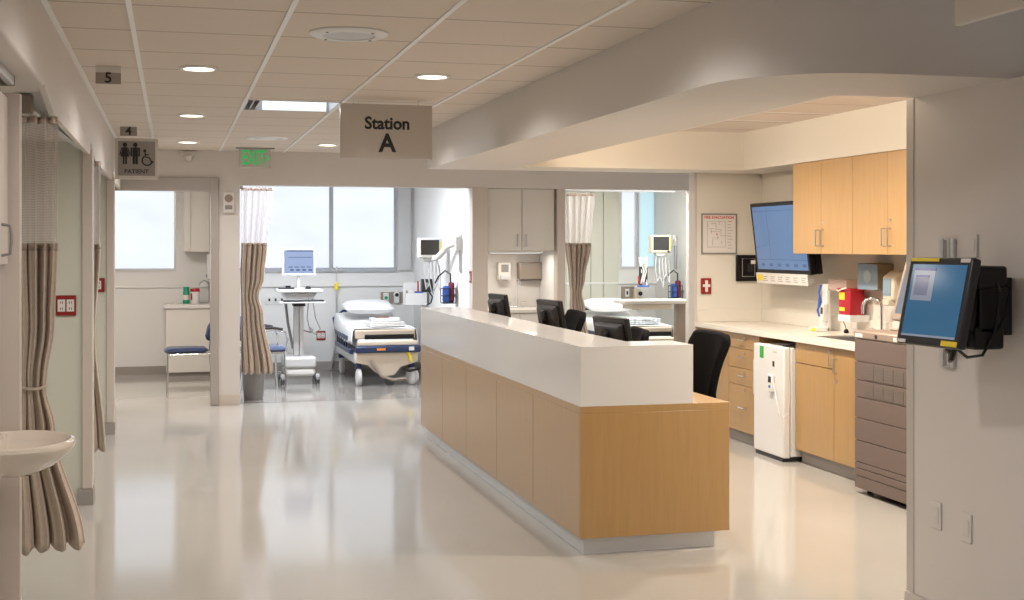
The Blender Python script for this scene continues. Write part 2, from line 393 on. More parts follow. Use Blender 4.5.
# ------------------------------------------------------------------ lights in the ceilings
def downlight(label, x, y, z=CZ, e=62, col=(1, .95, .905), grp='round recessed downlights of the corridor', spot=2.85):
    r = thing('ceiling_downlight', label, 'ceiling light', (x, y, z), 0, grp)
    make('trim_ring', M().lathe([(.105, 0), (.105, -.004), (.098, -.010), (.083, -.010), (.080, -.002), (.080, 0)], n=40), 'white', r, smooth=True)
    make('lens', M().lathe([(.080, -.001), (.080, -.006)], n=32), 'lens', r)
    light('downlight_lamp', 'SPOT', (0, 0, -.03), e, col, r, spot_size=spot, spot_blend=.75, shadow_soft_size=.10, specular_factor=.06)
    return r
rows = [(.14, 'left'), (1.42, 'right')]
lbl = {(0, 1): 'round downlight in the ceiling left of the speaker grille, nearest of its row', (1, 1): 'round downlight in the ceiling above the station sign',
       (0, 2): 'round downlight second in the left row, left of the rectangular light panel', (1, 2): 'round downlight hidden behind the station sign panel',
       (0, 3): 'round downlight in the left row nearest the back wall, beside the restroom sign', (1, 3): 'round downlight near the back wall, left of the station sign',
       (0, 0): 'round downlight above the near left corridor, out in front of the others', (1, 0): 'round downlight above the near corridor right side',
       (0, -1): 'round downlight above the camera on the left', (1, -1): 'round downlight above the camera on the right'}
for i, (x, s) in enumerate(rows):
    for j, y in ((-1, 2.0), (0, 4.55), (1, 7.1), (2, 9.66), (3, 12.15)):
        downlight(lbl[(i, j)], x, y, e=66)
for y, l in ((5.75, 'added unseen fill downlight in the raised nook ceiling, near end'), (7.3, 'added unseen fill downlight in the raised nook ceiling, middle'), (8.8, 'added unseen fill downlight in the raised nook ceiling, far end')):
    downlight(l, 3.55, y, e=265, col=(1, .89, .76), grp='added unseen downlights over the nurse station nook', spot=2.9)  # unseen lamps added to brighten the nook
for y, l in ((6.9, 'added unseen fill light in the bay behind the nearest curtain'), (9.9, 'added unseen fill light in the bay behind the second partition')):
    downlight(l, -2.0, y, e=100, col=(1, .95, .88), grp='added fill lights inside the left bays', spot=2.8)  # unseen lamps added to light the left bay partitions and curtains
def bay_fill_panel(label, x, y, e, col, w=.6, d=1.2):  # unseen ceiling panels added to brighten the bays and the restroom
    r = thing('ceiling_panel_light', label, 'ceiling light', (x, y, CZ), 0, 'added unseen fill panels of the far rooms')
    q = M(); q.prism([(-w/2, -d/2), (w/2, -d/2), (w/2, d/2), (-w/2, d/2)], -.012, .0, 'z'); make('frame', q, 'white', r, bevel=.003)
    make('diffuser', M().box(-w/2+.03, w/2-.03, -d/2+.03, d/2-.03, -.016, -.0125), 'troff', r)
    light('panel_lamp', 'AREA', (0, 0, -.025), e, col, r, (0, 0, 0), shape='RECTANGLE', size=w, size_y=d)
for x, l in ((2.75, 'added unseen fill downlight behind the soffit in front of the sink alcove'), (4.15, 'added unseen fill downlight behind the soffit in front of the right bay')):
    downlight(l, x, 11.2, e=75, grp='added fill downlights between the soffit and the bays')  # unseen lamps added behind the soffit to lift the dark alcove
bay_fill_panel('added unseen fill panel in the restroom ceiling beyond the door frame', -.6, 13.9, 72, (1, .91, .82), 1.2, .6)
bay_fill_panel('added unseen fill panel over the windowed bay stretcher', 1.5, 13.95, 130, (.86, .92, 1), 1.2, .6)
bay_fill_panel('added unseen fill panel over the right bay stretcher', 5.2, 13.95, 118, (.97, .99, .95), 1.2, .6)
# cove strip along the soffit
r = thing('cove_light', 'long linear light hidden in the cove along the station soffit', 'light', (2.80, 7.4, 2.40))
make('housing', M().box(-.08, .0, -2.3, 2.3, -.03, .02), 'white', r, bevel=.004)
make('diffuser', M().box(.0, .03, -2.28, 2.28, -.02, .018), mat('cove_lens', (1, .8, .55), .5, emit=3, ecol=(1, .76, .46)), r)
light('cove_lamp', 'AREA', (.06, 0, .02), 44, (1, .85, .66), r, (0, -PI*.62, 0), shape='RECTANGLE', size=.05, size_y=4.4)
# recessed troffer
r = thing('ceiling_panel_light', 'rectangular recessed light panel glowing cool white left of the station sign', 'ceiling light', ((TX0+TX1)/2, (TY0+TY1)/2, CZ))
hw, hd = (TX1-TX0)/2, (TY1-TY0)/2
m = M(); m.box(-hw, -hw+.012, -hd, hd, -.004, .13); m.box(hw-.012, hw, -hd, hd, -.004, .13); m.box(-hw, hw, -hd, -hd+.012, -.004, .13); m.box(-hw, hw, hd-.008, hd, -.004, .13); m.box(-hw, hw, -hd, hd, .125, .13)
make('housing', m, 'alu', r)
m = M(); m.prism([(hd-.10, .12), (hd-.012, .0), (hd-.010, .0), (hd-.010, .12)], -hw+.14, hw-.03, 'x'); m.box(-hw+.12, hw-.03, -hd+.04, hd-.1, .11, .124)
make('diffuser', m, 'troff', r)
for x in (-hw+.05, -hw+.09): make('louvre', M().box(x-.004, x+.004, -hd+.012, hd-.008, 0, .11), 'alu', r)
light('panel_lamp', 'AREA', (0, 0, -.02), 16, (.86, .93, 1), r, (0, 0, 0), shape='RECTANGLE', size=.5, size_y=.5)
# ceiling speaker and diffuser
p = W(349, 33, Z=CZ)
r = thing('ceiling_speaker', 'round white speaker grille in the ceiling above the station sign', 'speaker', p)
make('ring', M().lathe([(.178, 0), (.178, -.006), (.165, -.014), (.118, -.016), (.114, -.010), (.114, 0)], n=48), 'white', r, smooth=True)
make('grille', M().lathe([(.114, -.002), (.112, -.012), (.02, -.015), (.001, -.015)], n=40), 'lgrey', r, smooth=True)
m = M()
for k in range(4): m.disc((.142*math.cos(k*PI/2+.7), .142*math.sin(k*PI/2+.7), -.016), .006, .006, 'z', 10)
make('screw', m, 'grey', r)
p = W(267, 138, Z=CZ); p.z += .004
r = thing('air_diffuser', 'faint round air diffuser in the ceiling just above the EXIT sign', 'air vent', p)
make('ring', M().lathe([(.19, 0), (.18, -.012), (.13, -.014), (.12, -.004)], n=40), 'tbar', r, smooth=True)
make('core', M().lathe([(.10, -.001), (.09, -.014), (.01, -.018)], n=32), 'tbar', r, smooth=True)
# ------------------------------------------------------------------ signs
def panel_sign(name, label, u0, u1, v0, v1, Y, mt='signg', t=.012, cat='sign'):
    a, b = W(u0, (v0+v1)/2, Y=Y), W(u1, (v0+v1)/2, Y=Y); c = (a+b)/2
    d = c.y/(cT-sT*((u0+u1)/2-512)/F); z1 = CH+(HZ-v0)*d/F; z0 = CH+(HZ-v1)*d/F
    r = thing(name, label, cat, (c.x, c.y, z0)); return r, (b-a).length/2, z1-z0
r, hw, h = panel_sign('station_sign', 'large taupe hanging sign reading Station A', 340, 432, 104.5, 158.5, 8.35)
make('plate', M().box(-hw, hw, -.006, .006, 0, h), 'signg', r, bevel=.0015)
text('lettering', 'Station', .112, 'ink', r, (.005, -.0075, h*.64), bold=.03, sx=.95)
text('lettering', 'A', .165, 'ink', r, (.005, -.0075, h*.27), bold=.03, sx=.95)
m = M()
for x in (-hw*.7, hw*.7): m.tube([(x, 0, h), (x, 0, CZ-r.location.z)], .004)
make('hanger', m, 'alu', r)
r, hw, h = panel_sign('restroom_sign', 'square taupe PATIENT restroom sign with figures at the end of the left bulkhead', 115, 158, 138.5, 179.5, 11.6)
make('frame', M().box(-hw, hw, -.006, .012, 0, h), mat('sign_rim', (.68, .63, .58), .3), r, bevel=.003)
make('plate', M().box(-hw*.86, hw*.86, -.012, -.006, h*.09, h*.93), 'signd', r)
m = M(); zc = h*.60
def fig(m, x, w):
    m.disc((x, -.0135, h*.84), .019, .004, 'y', 16)
    if w:
        m.prism([(x-.018, h*.78), (x+.018, h*.78), (x+.036, h*.55), (x-.036, h*.55)], -.0155, -.0115, 'y')
        for s in (-1, 1): m.prism([(x+s*.020, h*.785), (x+s*.030, h*.77), (x+s*.046, h*.60), (x+s*.036, h*.585)], -.0155, -.0115, 'y')
        for s in (-1, 1): m.box(x+s*.010-.0075, x+s*.010+.0075, -.0155, -.0115, h*.37, h*.56)
    else:
        m.box(x-.022, x+.022, -.0155, -.0115, h*.56, h*.78)
        for s in (-1, 1): m.box(x+s*.032-.0075, x+s*.032+.0075, -.0155, -.0115, h*.56, h*.775); m.box(x+s*.0115-.010, x+s*.0115+.010, -.0155, -.0115, h*.37, h*.57)
fig(m, -hw*.54, True); fig(m, -hw*.06, False)
x = hw*.45
m.disc((x-.012, -.0135, h*.70), .014, .004, 'y', 14)
m.tube([(x-.010, -.0135, h*.66), (x-.006, -.0135, h*.55), (x+.03, -.0135, h*.53), (x+.043, -.0135, h*.42), (x+.062, -.0135, h*.43)], .0055, 6)
m.tube([(x-.008, -.0135, h*.61), (x+.022, -.0135, h*.61)], .005, 6)
m.tube([(x+.008+.042*math.cos(t), -.0135, h*.465+.042*math.sin(t)) for t in [2.2+i*4.0/14 for i in range(15)]], .0055, 6)
make('pictogram', m, 'ink', r)
text('lettering', 'PATIENT', .052, 'ink', r, (0, -.0135, h*.19), bold=.012)
for nm, num, u0, u1, v0, v1, l in (('5', '5', 95.5, 121, 68, 84, 'small room number 5 blade sign under the ceiling at left'), ('4', '4', 120, 137, 123, 136, 'small room number 4 blade sign above the restroom sign')):
    Yd = 7.15 if num == '5' else 10.75
    r, hw, h = panel_sign('room_number_sign', l, u0, u1, v0, v1, Yd)
    make('plate', M().box(-hw, hw, -.004, .004, 0, h*.72), mat('number_plate_'+num, (.33, .29, .26), .45), r, bevel=.001)
    make('bracket', M().box(-hw, hw, -.008, .008, h*.74, CZ-r.location.z), 'soff', r, bevel=.002)
    m = M()
    for k in range(5): m.box(-hw+.004+k*hw*.4, -hw+.002+(k+.9)*hw*.4, -.006, .006, h*.70, h*.76)
    make('slot_strip', m, 'lgrey', r)
    text('lettering', num, h*.92, 'ink', r, (0, -.0055, h*.36), bold=.02)
r, hw, h = panel_sign('exit_sign', 'green EXIT sign with arrow hanging under the ceiling', 239, 270.5, 149, 167.5, 12.75)
make('plate', M().box(-hw, hw, -.004, .004, 0, h), 'acryl', r)
make('canopy', M().box(-hw*1.2, hw*1.25, -.03, .03, h, h+.014), 'grey', r, bevel=.002)
text('lettering', 'EXIT', .20, 'exit', r, (-.012, -.0065, h*.50), bold=.016, sx=.55)
m = M(); m.prism([(hw*.70, h*.68), (hw*.76, h*.70), (hw*.92, h*.5), (hw*.76, h*.30), (hw*.70, h*.32), (hw*.80, h*.5)], -.009, -.005, 'y')
make('arrow', m, 'exit', r)
# sign cropped at the upper right
p = W(958, 26, X=2.25)
r = thing('hanging_sign', 'pale hanging sign cut off by the upper right corner of the photo', 'sign', p)
make('plate', M().box(-.012, .012, -.75, 0, 0, .28), mat('pale_sign', (.70, .65, .60), .35), r, bevel=.003)
make('mark', M().prism([(-.085, .118), (-.035, .118), (-.045, .16), (-.075, .16)], -.0145, -.012, 'x'), 'ink', r)
# ------------------------------------------------------------------ curtains
def interp(tab, z):
    for (z0, *a), (z1, *b) in zip(tab, tab[1:]):
        if z0 >= z >= z1:
            t = (z0-z)/(z0-z1); t = t*t*(3-2*t)
            return [p+(q-p)*t for p, q in zip(a, b)]
    return list(tab[-1][1:])
def curtain(label, loc, rz, tab, zm, n, amp, ph=0, tie=None):
    r = thing('cubicle_curtain', label, 'curtain', loc, rz)
    ztop, zbot = tab[0][0], tab[-1][0]
    def fn(zA, zB):
        def f(u, v):
            z = zA+(zB-zA)*v; xl, xr, am = interp(tab, z)
            a = u*2*PI*n+ph
            w = math.sin(a)+.45*math.sin(2.3*a+1+1.2*z)+.25*math.sin(.7*a-1.7*z)
            x = xl+(xr-xl)*u+.15*am*math.cos(a*1.0)
            return Vector((x, am*w, z + (.012*math.sin(a+.5) if abs(z-zbot) < .001 else 0)))
        return f
    make('mesh_header', M().grid(fn(ztop, zm), n*14+1, 10), 'mesh', r, smooth=True)
    make('drape', M().grid(fn(zm, zbot), n*14+1, 40), 'fabric', r, smooth=True, solid=.004)
    m = M(); f = fn(ztop, ztop-.03)
    m.grid(lambda u, v: f(u, v), n*14+1, 3); make('top_hem', m, mat('curtain_hem', (.72, .60, .54), .8), r, smooth=True, solid=.004)
    f = fn(zm+.012, zm-.02); make('seam_band', M().grid(f, n*14+1, 3), mat('curtain_seam', (.42, .34, .28), .8), r, smooth=True, solid=.006)
    if tie:
        q = M(); z, a, b, dd = tie; q.tube([(( a+b)/2+(b-a)/2*1.08*math.cos(t), dd*1.25*math.sin(t), z+.006*math.cos(2*t)) for t in [2*PI*i/24 for i in range(25)]], .007, 6, cap=False); make('tie_band', q, 'fabric', r, smooth=True)
    return r
# near left curtain, bunched and tied inside the first bay opening
curtain('tall taupe cubicle curtain gathered at mid height, nearest at the left edge', (-.555, 5.93, 0), math.radians(14),
        [(2.165, -.10, .075, .030), (1.60, -.10, .070, .030), (1.25, -.085, .055, .028), (1.02, -.09, .025, .018), (.985, -.085, .020, .014), (.80, -.10, .06, .022), (.275, -.10, .185, .034)], 1.60, 4, .03, 1.0, tie=(.985, -.088, .023, .022))
curtain('taupe cubicle curtain of which only a sliver shows behind the second left post', (-.49, 8.95, 0), math.radians(14),
        [(2.165, -.10, .03, .02), (1.60, -.10, .03, .02), (1.02, -.10, -.005, .015), (.24, -.10, .062, .022)], 1.60, 3, .02, .4)
# left bay curtain
xa = lambda u: W(u, 0, Y=13.38).x
x0 = xa(257)
curtain('taupe cubicle curtain with mesh top hanging left of the windowed bay', (x0, 13.42, 0), 0,
        [(2.20, xa(241)-x0, xa(273)-x0, .03), (1.62, xa(241)-x0, xa(267)-x0, .032), (1.28, xa(240)-x0, xa(264)-x0, .03), (1.08, xa(241)-x0, xa(258.5)-x0, .02), (.9, xa(241)-x0, xa(263)-x0, .025), (.29, xa(241)-x0, xa(273)-x0, .035)], 1.62, 5, .03, 0)
xa2 = lambda u: W(u, 0, Y=13.40).x
x1 = xa2(578)
curtain('taupe cubicle curtain tied in the middle, beside the sink alcove', (x1, 13.44, 0), 0,
        [(2.18, xa2(564)-x1, xa2(596)-x1, .03), (1.62, xa2(566)-x1, xa2(592)-x1, .034), (1.25, xa2(570)-x1, xa2(586)-x1, .03), (1.08, xa2(571.5)-x1, xa2(583)-x1, .02), (.9, xa2(571)-x1, xa2(586)-x1, .025), (.29, xa2(566)-x1, xa2(594)-x1, .035)], 1.62, 5, .03, .7)
def track(label, a, b):
    m = M(); a, b = Vector(a), Vector(b)
    d = (b-a).normalized(); pz = Vector((-d.y, d.x, 0))
    r = thing('curtain_track', label, 'curtain track', a)
    L = (b-a).length
    o = make('rail', M().box(0, L, -.016, .016, 0, .03), 'alu', r, bevel=.002)
    k = make('end_bracket', M().box(-.05, .0, -.035, .035, -.03, .05), 'bronze', r, bevel=.004)
    h = M()
    for i in range(6): h.tube([(.08+i*.03, 0, 0), (.08+i*.03, 0, -.012), (.085+i*.03, .006, -.02)], .0025, 6)
    make('carrier', h, 'white', r)
    r.rotation_euler = (0, 0, math.atan2(d.y, d.x)); return r
track('ceiling curtain rail of the nearest left bay', (-.60, 5.75, 2.185), (-.535, 8.2, 2.185))
track('ceiling curtain rail of the second left bay', (-.60, 8.6, 2.185), (-.535, 11.2, 2.185))
track('ceiling curtain rail of the windowed bay', (.70, 13.40, 2.216), (3.0, 13.40, 2.216))
track('ceiling curtain rail of the right bay', (4.13, 13.42, 2.20), (5.45, 13.42, 2.20))
# metal door track end under the near left bulkhead
p = W(14, 76, Z=SZ)
r = thing('door_track', 'grey metal track under the left bulkhead at the top left corner', 'door track', (p.x-.03, p.y, SZ-.035))
make('rail', M().box(-.03, .03, -1.6, 0, 0, .035), 'alu', r, bevel=.003)
make('slot', M().box(-.008, .008, -1.6, .002, -.003, .002), 'black', r)
make('end_cap', M().box(-.032, .032, 0, .012, -.002, .036), 'grey', r, bevel=.002)
# ------------------------------------------------------------------ washbasin and cabinet at the left edge
r = thing('washbasin', 'oval white wall basin cut off by the lower left edge', 'sink', (-.546, 4.93, .885))
prof = [(.02, -.112), (.10, -.108), (.20, -.082), (.285, -.04), (.318, -.012), (.322, .0), (.314, .012), (.296, .016), (.280, .008), (.262, -.02), (.20, -.062), (.10, -.082), (.03, -.085)]
m = M().lathe(prof, n=56, sx=.64, sy=.80)

for q in m.bm.verts: q.co.x = max(q.co.x, -.094)
make('bowl', m, 'china', r, smooth=True)
m = M(); m.box(-.095, -.05, -.235, .235, -.07, .012); make('deck', m, 'china', r, bevel=.012, seg=3)
make('waste', M().lathe([(.022, -.084), (.022, -.079), (.012, -.078)], n=16), 'chrome', r, smooth=True)
r = thing('wall_cabinet', 'tan wall cabinet with pull handle cut off by the left edge above the basin', 'cabinet', (-.64, 4.55, 1.52))
make('body', M().box(.0, .022, -.55, .70, 0, .66), 'tan', r, bevel=.003)
make('door', M().box(.022, .032, -.54, .69, .01, .65), 'tan', r, bevel=.003)
m = M(); m.tube([(.032, .50, .045), (.062, .50, .05), (.066, .50, .09), (.066, .50, .12), (.062, .50, .155), (.032, .50, .16)], .006); make('handle', m, 'grey', r, smooth=True)
# ------------------------------------------------------------------ power outlets and wall plates
def cross_plate(name, label, cat, loc, rz, w, h, mt):
    r = thing(name, label, cat, loc, rz)
    make('cover', M().box(-w/2, w/2, -.02, 0, -h/2, h/2), mt, r, bevel=.004)
    c = M(); c.prism([(-.012, -.05), (.012, -.05), (.012, -.008), (.034, -.008), (.034, .016), (.012, .016), (.012, .05), (-.012, .05), (-.012, .016), (-.034, .016), (-.034, -.008), (-.012, -.008)], -.026, -.02, 'y')
    make('white_cross', c, 'paper', r); return r
def plate(name, label, cat, loc, rz, w, h, mt, kind='duplex', grp=None):
    r = thing(name, label, cat, loc, rz, grp)          # faces local -y
    make('cover', M().box(-w/2, w/2, -.007, 0, -h/2, h/2), mt, r, bevel=.002)
    ins = M(); n = 2 if mt == 'red' and w > .11 else 1
    for i in range(n):
        x = 0 if n == 1 else (-w*.22 if i == 0 else w*.22)
        ww = min(w*.32, .022)
        make('socket', M().box(x-ww, x+ww, -.010, -.007, -h*.30, h*.30), 'paper' if mt == 'red' else mt, r, bevel=.002)
        for z in (-h*.15, h*.15): ins.box(x-.008, x-.004, -.0106, -.010, z-.007, z+.007); ins.box(x+.004, x+.008, -.0106, -.010, z-.007, z+.007)
    make('slots', ins, 'ink' if mt == 'red' else mt, r); return r
p = W(66, 305.5, Y=8.335); plate('power_outlet', 'red double power outlet on the wall beside the nearest curtain', 'power outlet', p, 0, .118, .125, 'red')
p = W(98.5, 285, Y=11.395); plate('power_outlet', 'red power outlet, a sliver between the two left posts', 'power outlet', p, 0, .10, .12, 'red')
p = W(470.5, 277, X=3.068); plate('power_outlet', 'narrow red outlet on the bay side wall left of the alcove', 'power outlet', p, -PI/2, .10, .125, 'red')
p = W(321, 335.5, Y=FW-.005); plate('power_outlet', 'red power outlet low on the wall between the computer cart and stretcher', 'power outlet', p, 0, .115, .12, 'red')
p = W(705.5, 286, Y=KY-.001); plate2 = cross_plate('power_outlet', 'red wall plate with a white cross below the evacuation plan', 'power outlet', p, 0, .094, .138, 'red')
p = W(937, 515, X=NWX-.001); plate('wall_plate', 'beige outlet plate low on the near right wall, the left one', 'wall plate', p, -PI/2, .07, .115, 'soff', grp=None)
p = W(967, 528, X=NWX-.001); plate('wall_plate', 'beige outlet plate low on the near right wall, the right one', 'wall plate', p, -PI/2, .07, .115, 'soff')
p = W(973, 246, X=NWX-.001); plate('wall_plate', 'beige blank plate on the near right wall above the mounted computer', 'wall plate', p, -PI/2, .07, .09, 'soff')
# wall strobe on the pier, detector above the restroom door
p = W(228.5, 202, Y=BW)
r = thing('alarm_strobe', 'small beige alarm strobe high on the pier beside the restroom door', 'alarm', (p.x, p.y+.003, p.z))
make('body', M().box(-.055, .055, -.05, 0, -.11, .10), 'lam', r, bevel=.008)
make('speaker_face', M().disc((0, -.052, .035), .040, .006, 'y', 24), 'taupel', r)
make('strobe_lens', M().box(-.035, .035, -.062, -.05, -.075, -.035), 'grey', r, bevel=.004)
p = W(188, 156, Y=BW)
r = thing('motion_detector', 'small beige detector high on the wall over the restroom door', 'detector', p)
make('bracket', M().box(-.07, .07, -.03, 0, 0, .045), 'lam', r, bevel=.006)
make('sensor', M().lathe([(.045, 0), (.04, -.04), (.018, -.055), (.002, -.058)], (0, -.04, 0), 20), 'lam', r, smooth=True)
# ------------------------------------------------------------------ nurse station desk
DY0, DY1 = 6.27, 10.64; X0 = 2.03; X1 = 2.86
desk = thing('reception_desk', 'long maple nurse station desk with a white raised counter', 'desk', (X0, DY0, 0))
seams = [DY0+.02] + [W(u, 400, X=X0).y for u in (533, 496.5, 466.2, 442.4)] + [DY1-.02]
for a, b in zip(seams, seams[1:]):
    make('front_panel', M().box(X0, X0+.02, a+.0025, b-.0025, .092, .735), 'maple', desk, True, bevel=.0015)
make('end_panel', M().box(X0, X1, DY0, DY0+.019, .092, .735), 'maple', desk, True, bevel=.0015)
make('end_panel', M().box(X0, X1, DY1-.019, DY1, .092, .735), 'maple', desk, True, bevel=.0015)
m = M(); m.box(X0+.021, X0+.06, DY0+.02, DY1-.02, .092, .735)
for y in (7.7, 9.1): m.box(X0+.06, X1-.12, y-.012, y+.012, .092, .735)
make('carcass', m, 'maple', desk, True)
make('worktop', M().box(X0, X1, DY0, DY1, .735, .772), 'maple', desk, True, bevel=.002)
m = M(); P1 = [(X0, DY0), (2.652, DY0), (2.652, 6.575), (2.385, 6.575), (2.385, DY1), (X0, DY1)]
m.prism([(X0, DY0), (2.652, DY0), (2.652, 6.575), (2.612, 6.575), (2.612, DY0+.04), (X0+.04, DY0+.04), (X0+.04, DY1), (X0, DY1)], .7725, 1.081, 'z')
make('counter_upstand', m, 'solid', desk, True)
m = M(); m.prism([(X0+.04, DY0+.04), (2.612, DY0+.04), (2.612, 6.575), (2.385, 6.575), (2.385, DY1), (X0+.04, DY1)], 1.045, 1.081, 'z'); make('raised_counter', m, 'solid', desk, True)
m = M(); m.prism([(X0+.035, DY0+.06), (X1-.06, DY0+.06), (X1-.06, DY0+.4), (X1-.075, DY0+.4), (X1-.075, DY0+.075), (X0+.05, DY0+.075), (X0+.05, DY1-.06), (X0+.035, DY1-.06)], 0, .092, 'z')
make('toe_kick', m, mat('pale_kick', (.66, .68, .71), .35), desk, True)
# ------------------------------------------------------------------ desk monitors (seen from behind)
def desk_monitor(label, x, y, rz, top):
    # local: display faces +x
    r = thing('computer_monitor', label, 'monitor', (x, y, .772), rz, 'monitors on the nurse station desk')
    cz = top-.772-.15; w, h = .19, .15
    T = Matrix.Translation((0, 0, cz)) @ Matrix.Rotation(-.17, 4, 'Y')
    make('bezel', M().box(-.012, .022, -w, w, -h, h, T), 'black', r, bevel=.006)
    m = M(); q = [(-w*.86, -h*.80), (w*.86, -h*.80), (w*.86, h*.82), (-w*.86, h*.82)]
    lo = [T @ Vector((-.012, a, b)) for a, b in q]; hi = [T @ Vector((-.045, a*.80, b*.78)) for a, b in q]
    vs = [m.bm.verts.new(p) for p in lo+hi]
    for f in ((4,5,6,7),(0,1,5,4),(1,2,6,5),(2,3,7,6),(3,0,4,7),(3,2,1,0)): m.bm.faces.new([vs[i] for i in f])
    bmesh.ops.recalc_face_normals(m.bm, faces=m.bm.faces)
    make('rear_shell', m, 'dark', r, bevel=.008)
    make('display', M().box(.0225, .024, -w*.93, w*.93, -h*.88, h*.9, T), 'scrcart', r)
    m = M(); m.lathe([(.045, 0), (.04, .03), (.02, .035)], (0, 0, 0), 24, T @ Matrix.Translation((-.045, 0, .045)) @ Matrix.Rotation(-PI/2, 4, 'Y'))
    make('hinge_cover', m, 'black', r, smooth=True)
    m = M(); m.prism([(-.035, .01), (.035, .01), (.028, cz+.05), (-.028, cz+.05)], -.085, -.055, 'x'); make('neck', m, 'black', r, bevel=.004)
    make('stand_base', M().lathe([(.12, 0), (.12, .006), (.10, .014), (.01, .016)], (-.03, 0, 0), 32, sx=.9), 'black', r, smooth=True)
    return r
mon3 = desk_monitor('black desk monitor seen from behind, nearest of the three', 2.56, 7.27, math.radians(12), 1.175)
mon2 = desk_monitor('black desk monitor seen from behind, in the middle of the desk', 2.56, 8.56, math.radians(8), 1.225)
mon1 = desk_monitor('black desk monitor seen from behind, at the far end of the desk', 2.55, 9.98, math.radians(6), 1.215)
# ------------------------------------------------------------------ office chairs
def office_chair(label, x, y, rz, h=1.08):
    # local: sitter faces -x; back at +x
    r = thing('office_chair', label, 'chair', (x, y, 0), rz, 'black chairs behind the nurse station')
    zb = h-.44
    def bk(u, v):
        a = 2*u-1; z = zb+.44*v
        wv = .15+.075*min(1, v*1.25)
        edge = abs(a)**6
        zz = z-.05*(abs(a)**9)*(v**6)+.05*(abs(a)**6)*((1-v)**4)
        return Vector((.205+.075*v-.055*a*a*.5-.04*math.sin(v*PI)*.6, a*wv, zz))
    make('backrest', M().grid(bk, 21, 21), 'blackf', r, smooth=True, solid=.045)
    m = M(); m.tube([(.245, 0, zb+.2), (.27, 0, zb-.02), (.25, 0, .44), (.10, 0, .42), (0, 0, .42)], [.022, .026, .028, .028, .03]); make('back_support', m, 'black', r, smooth=True)
    make('seat', M().pillow(-.25, .22, -.24, .24, .43, .53, 14, .25), 'blackf', r, smooth=True)
    make('column', M().lathe([(.028, .10), (.028, .28), (.018, .28), (.018, .43)], n=16), 'chrome', r, smooth=True)
    for k in range(5):
        a = 2*PI*k/5+.3; dx, dy = math.cos(a), math.sin(a)
        lg = make('leg', M().tube([(0, 0, .12), (dx*.15, dy*.15, .105), (dx*.28, dy*.28, .075)], [.03, .022, .016]), 'black', r, smooth=True)
        make('castor', M().disc((dx*.28, dy*.28, .03), .03, .04, 'y' if abs(dx) > .6 else 'x', 16), 'black', lg)
    kn = M(); kn.disc((.24, .19, zb+.035), .022, .05, 'x', 14); make('adjust_knob', kn, 'black', r)
    return r
office_chair('black mesh office chair at the near right end of the desk', 2.85, 7.05, math.radians(3), 1.09)
office_chair('black office chair back showing between the middle and near monitors', 2.76, 9.43, math.radians(-2), 1.10)
office_chair('black office chair half hidden behind the nearest desk monitor', 2.76, 8.07, math.radians(-8), 1.05)
# ------------------------------------------------------------------ nook: base cabinets, counter, fridge
CX = 4.45
def handle_v(x, y, z0, z1): return M().tube([(x, y, z0), (x-.028, y, z0), (x-.028, y, z1), (x, y, z1)], .0045, 8)
def base_unit(label, y0, y1, fronts, mt='maple'):
    r = thing('base_cabinet', label, 'cabinet', (CX, y0, 0))
    bo = M(); bo.box(CX+.02, KX-.005, y0, y0+.018, .1, .895); bo.box(CX+.02, KX-.005, y1-.018, y1, .1, .895); bo.box(CX+.02, KX-.005, y0+.018, y1-.018, .1, .118); bo.box(KX-.015, KX-.005, y0+.018, y1-.018, .118, .895); bo.box(CX+.02, CX+.06, y0+.018, y1-.018, .87, .895)
    make('body', bo, mt, r, True)
    make('toe_kick', M().box(CX+.055, CX+.075, y0, y1, 0, .1), 'base', r, True)
    for nm, a, b, z0, z1, hd in fronts:
        d = make(nm, M().box(CX, CX+.019, a+.002, b-.002, z0+.002, z1-.002), mt, r, True, bevel=.0015)
        if hd == 'h':
            yc = (a+b)/2; zc = (z0+z1)/2+.01
            make('handle', M().tube([(CX, yc-.05, zc), (CX-.026, yc-.05, zc), (CX-.026, yc+.05, zc), (CX, yc+.05, zc)], .0055, 8), 'chrome', d, True, smooth=True)
            make('lock', M().disc((CX-.001, yc-.02, z1-.035), .008, .006, 'x', 12), 'metal', d, True)
        elif hd:
            make('handle', handle_v(CX, hd[0], hd[1], hd[2]), 'grey', d, True, smooth=True)
            if len(hd) > 3: make('lock', M().disc((CX-.001, hd[0], hd[3]), .009, .006, 'x', 12), 'metal', d, True)
    return r
base_unit('maple base cabinet with one door behind the near office chair', 9.77, 10.405, [('door', 9.77, 10.40, .1, .893, (9.83, .62, .74))])
base_unit('maple base cabinet of four drawers left of the small fridge', 9.20, 9.768, [('drawer', 9.20, 9.768, .1, .474, 'h'), ('drawer', 9.20, 9.768, .474, .612, 'h'), ('drawer', 9.20, 9.768, .612, .77, 'h'), ('drawer', 9.20, 9.768, .77, .893, 'h')])
base_unit('maple sink base cabinet between the fridge and the brown dispensing cabinet', 7.52, 8.60, [('drawer', 8.03, 8.60, .742, .893, (8.055, .765, .87)), ('door', 8.03, 8.60, .1, .74, None), ('door', 7.52, 8.028, .1, .893, (7.995, .72, .82, .66))])
ct = M(); z0, z1 = .897, .935; sx0, sx1, sy0, sy1 = 4.58, 4.93, 7.66, 8.575
for b in ((4.42, sx0, 7.5, KY), (sx1, KX, 7.5, KY), (sx0, sx1, 7.5, sy0), (sx0, sx1, sy1, KY)): ct.box(*b, z0, z1)
wt = tag(make('countertop', ct, 'top'), 'long cream counter along the right wall over the maple base cabinets', 'countertop')
struct('trim_12', M().box(KX-.012, KX, 7.5, KY, .935, 1.045), 'wally', bevel=.003)
struct('trim_13', M().box(4.44, KX-.012, KY-.012, KY, .935, 1.045), 'wally', bevel=.003)
m = M()
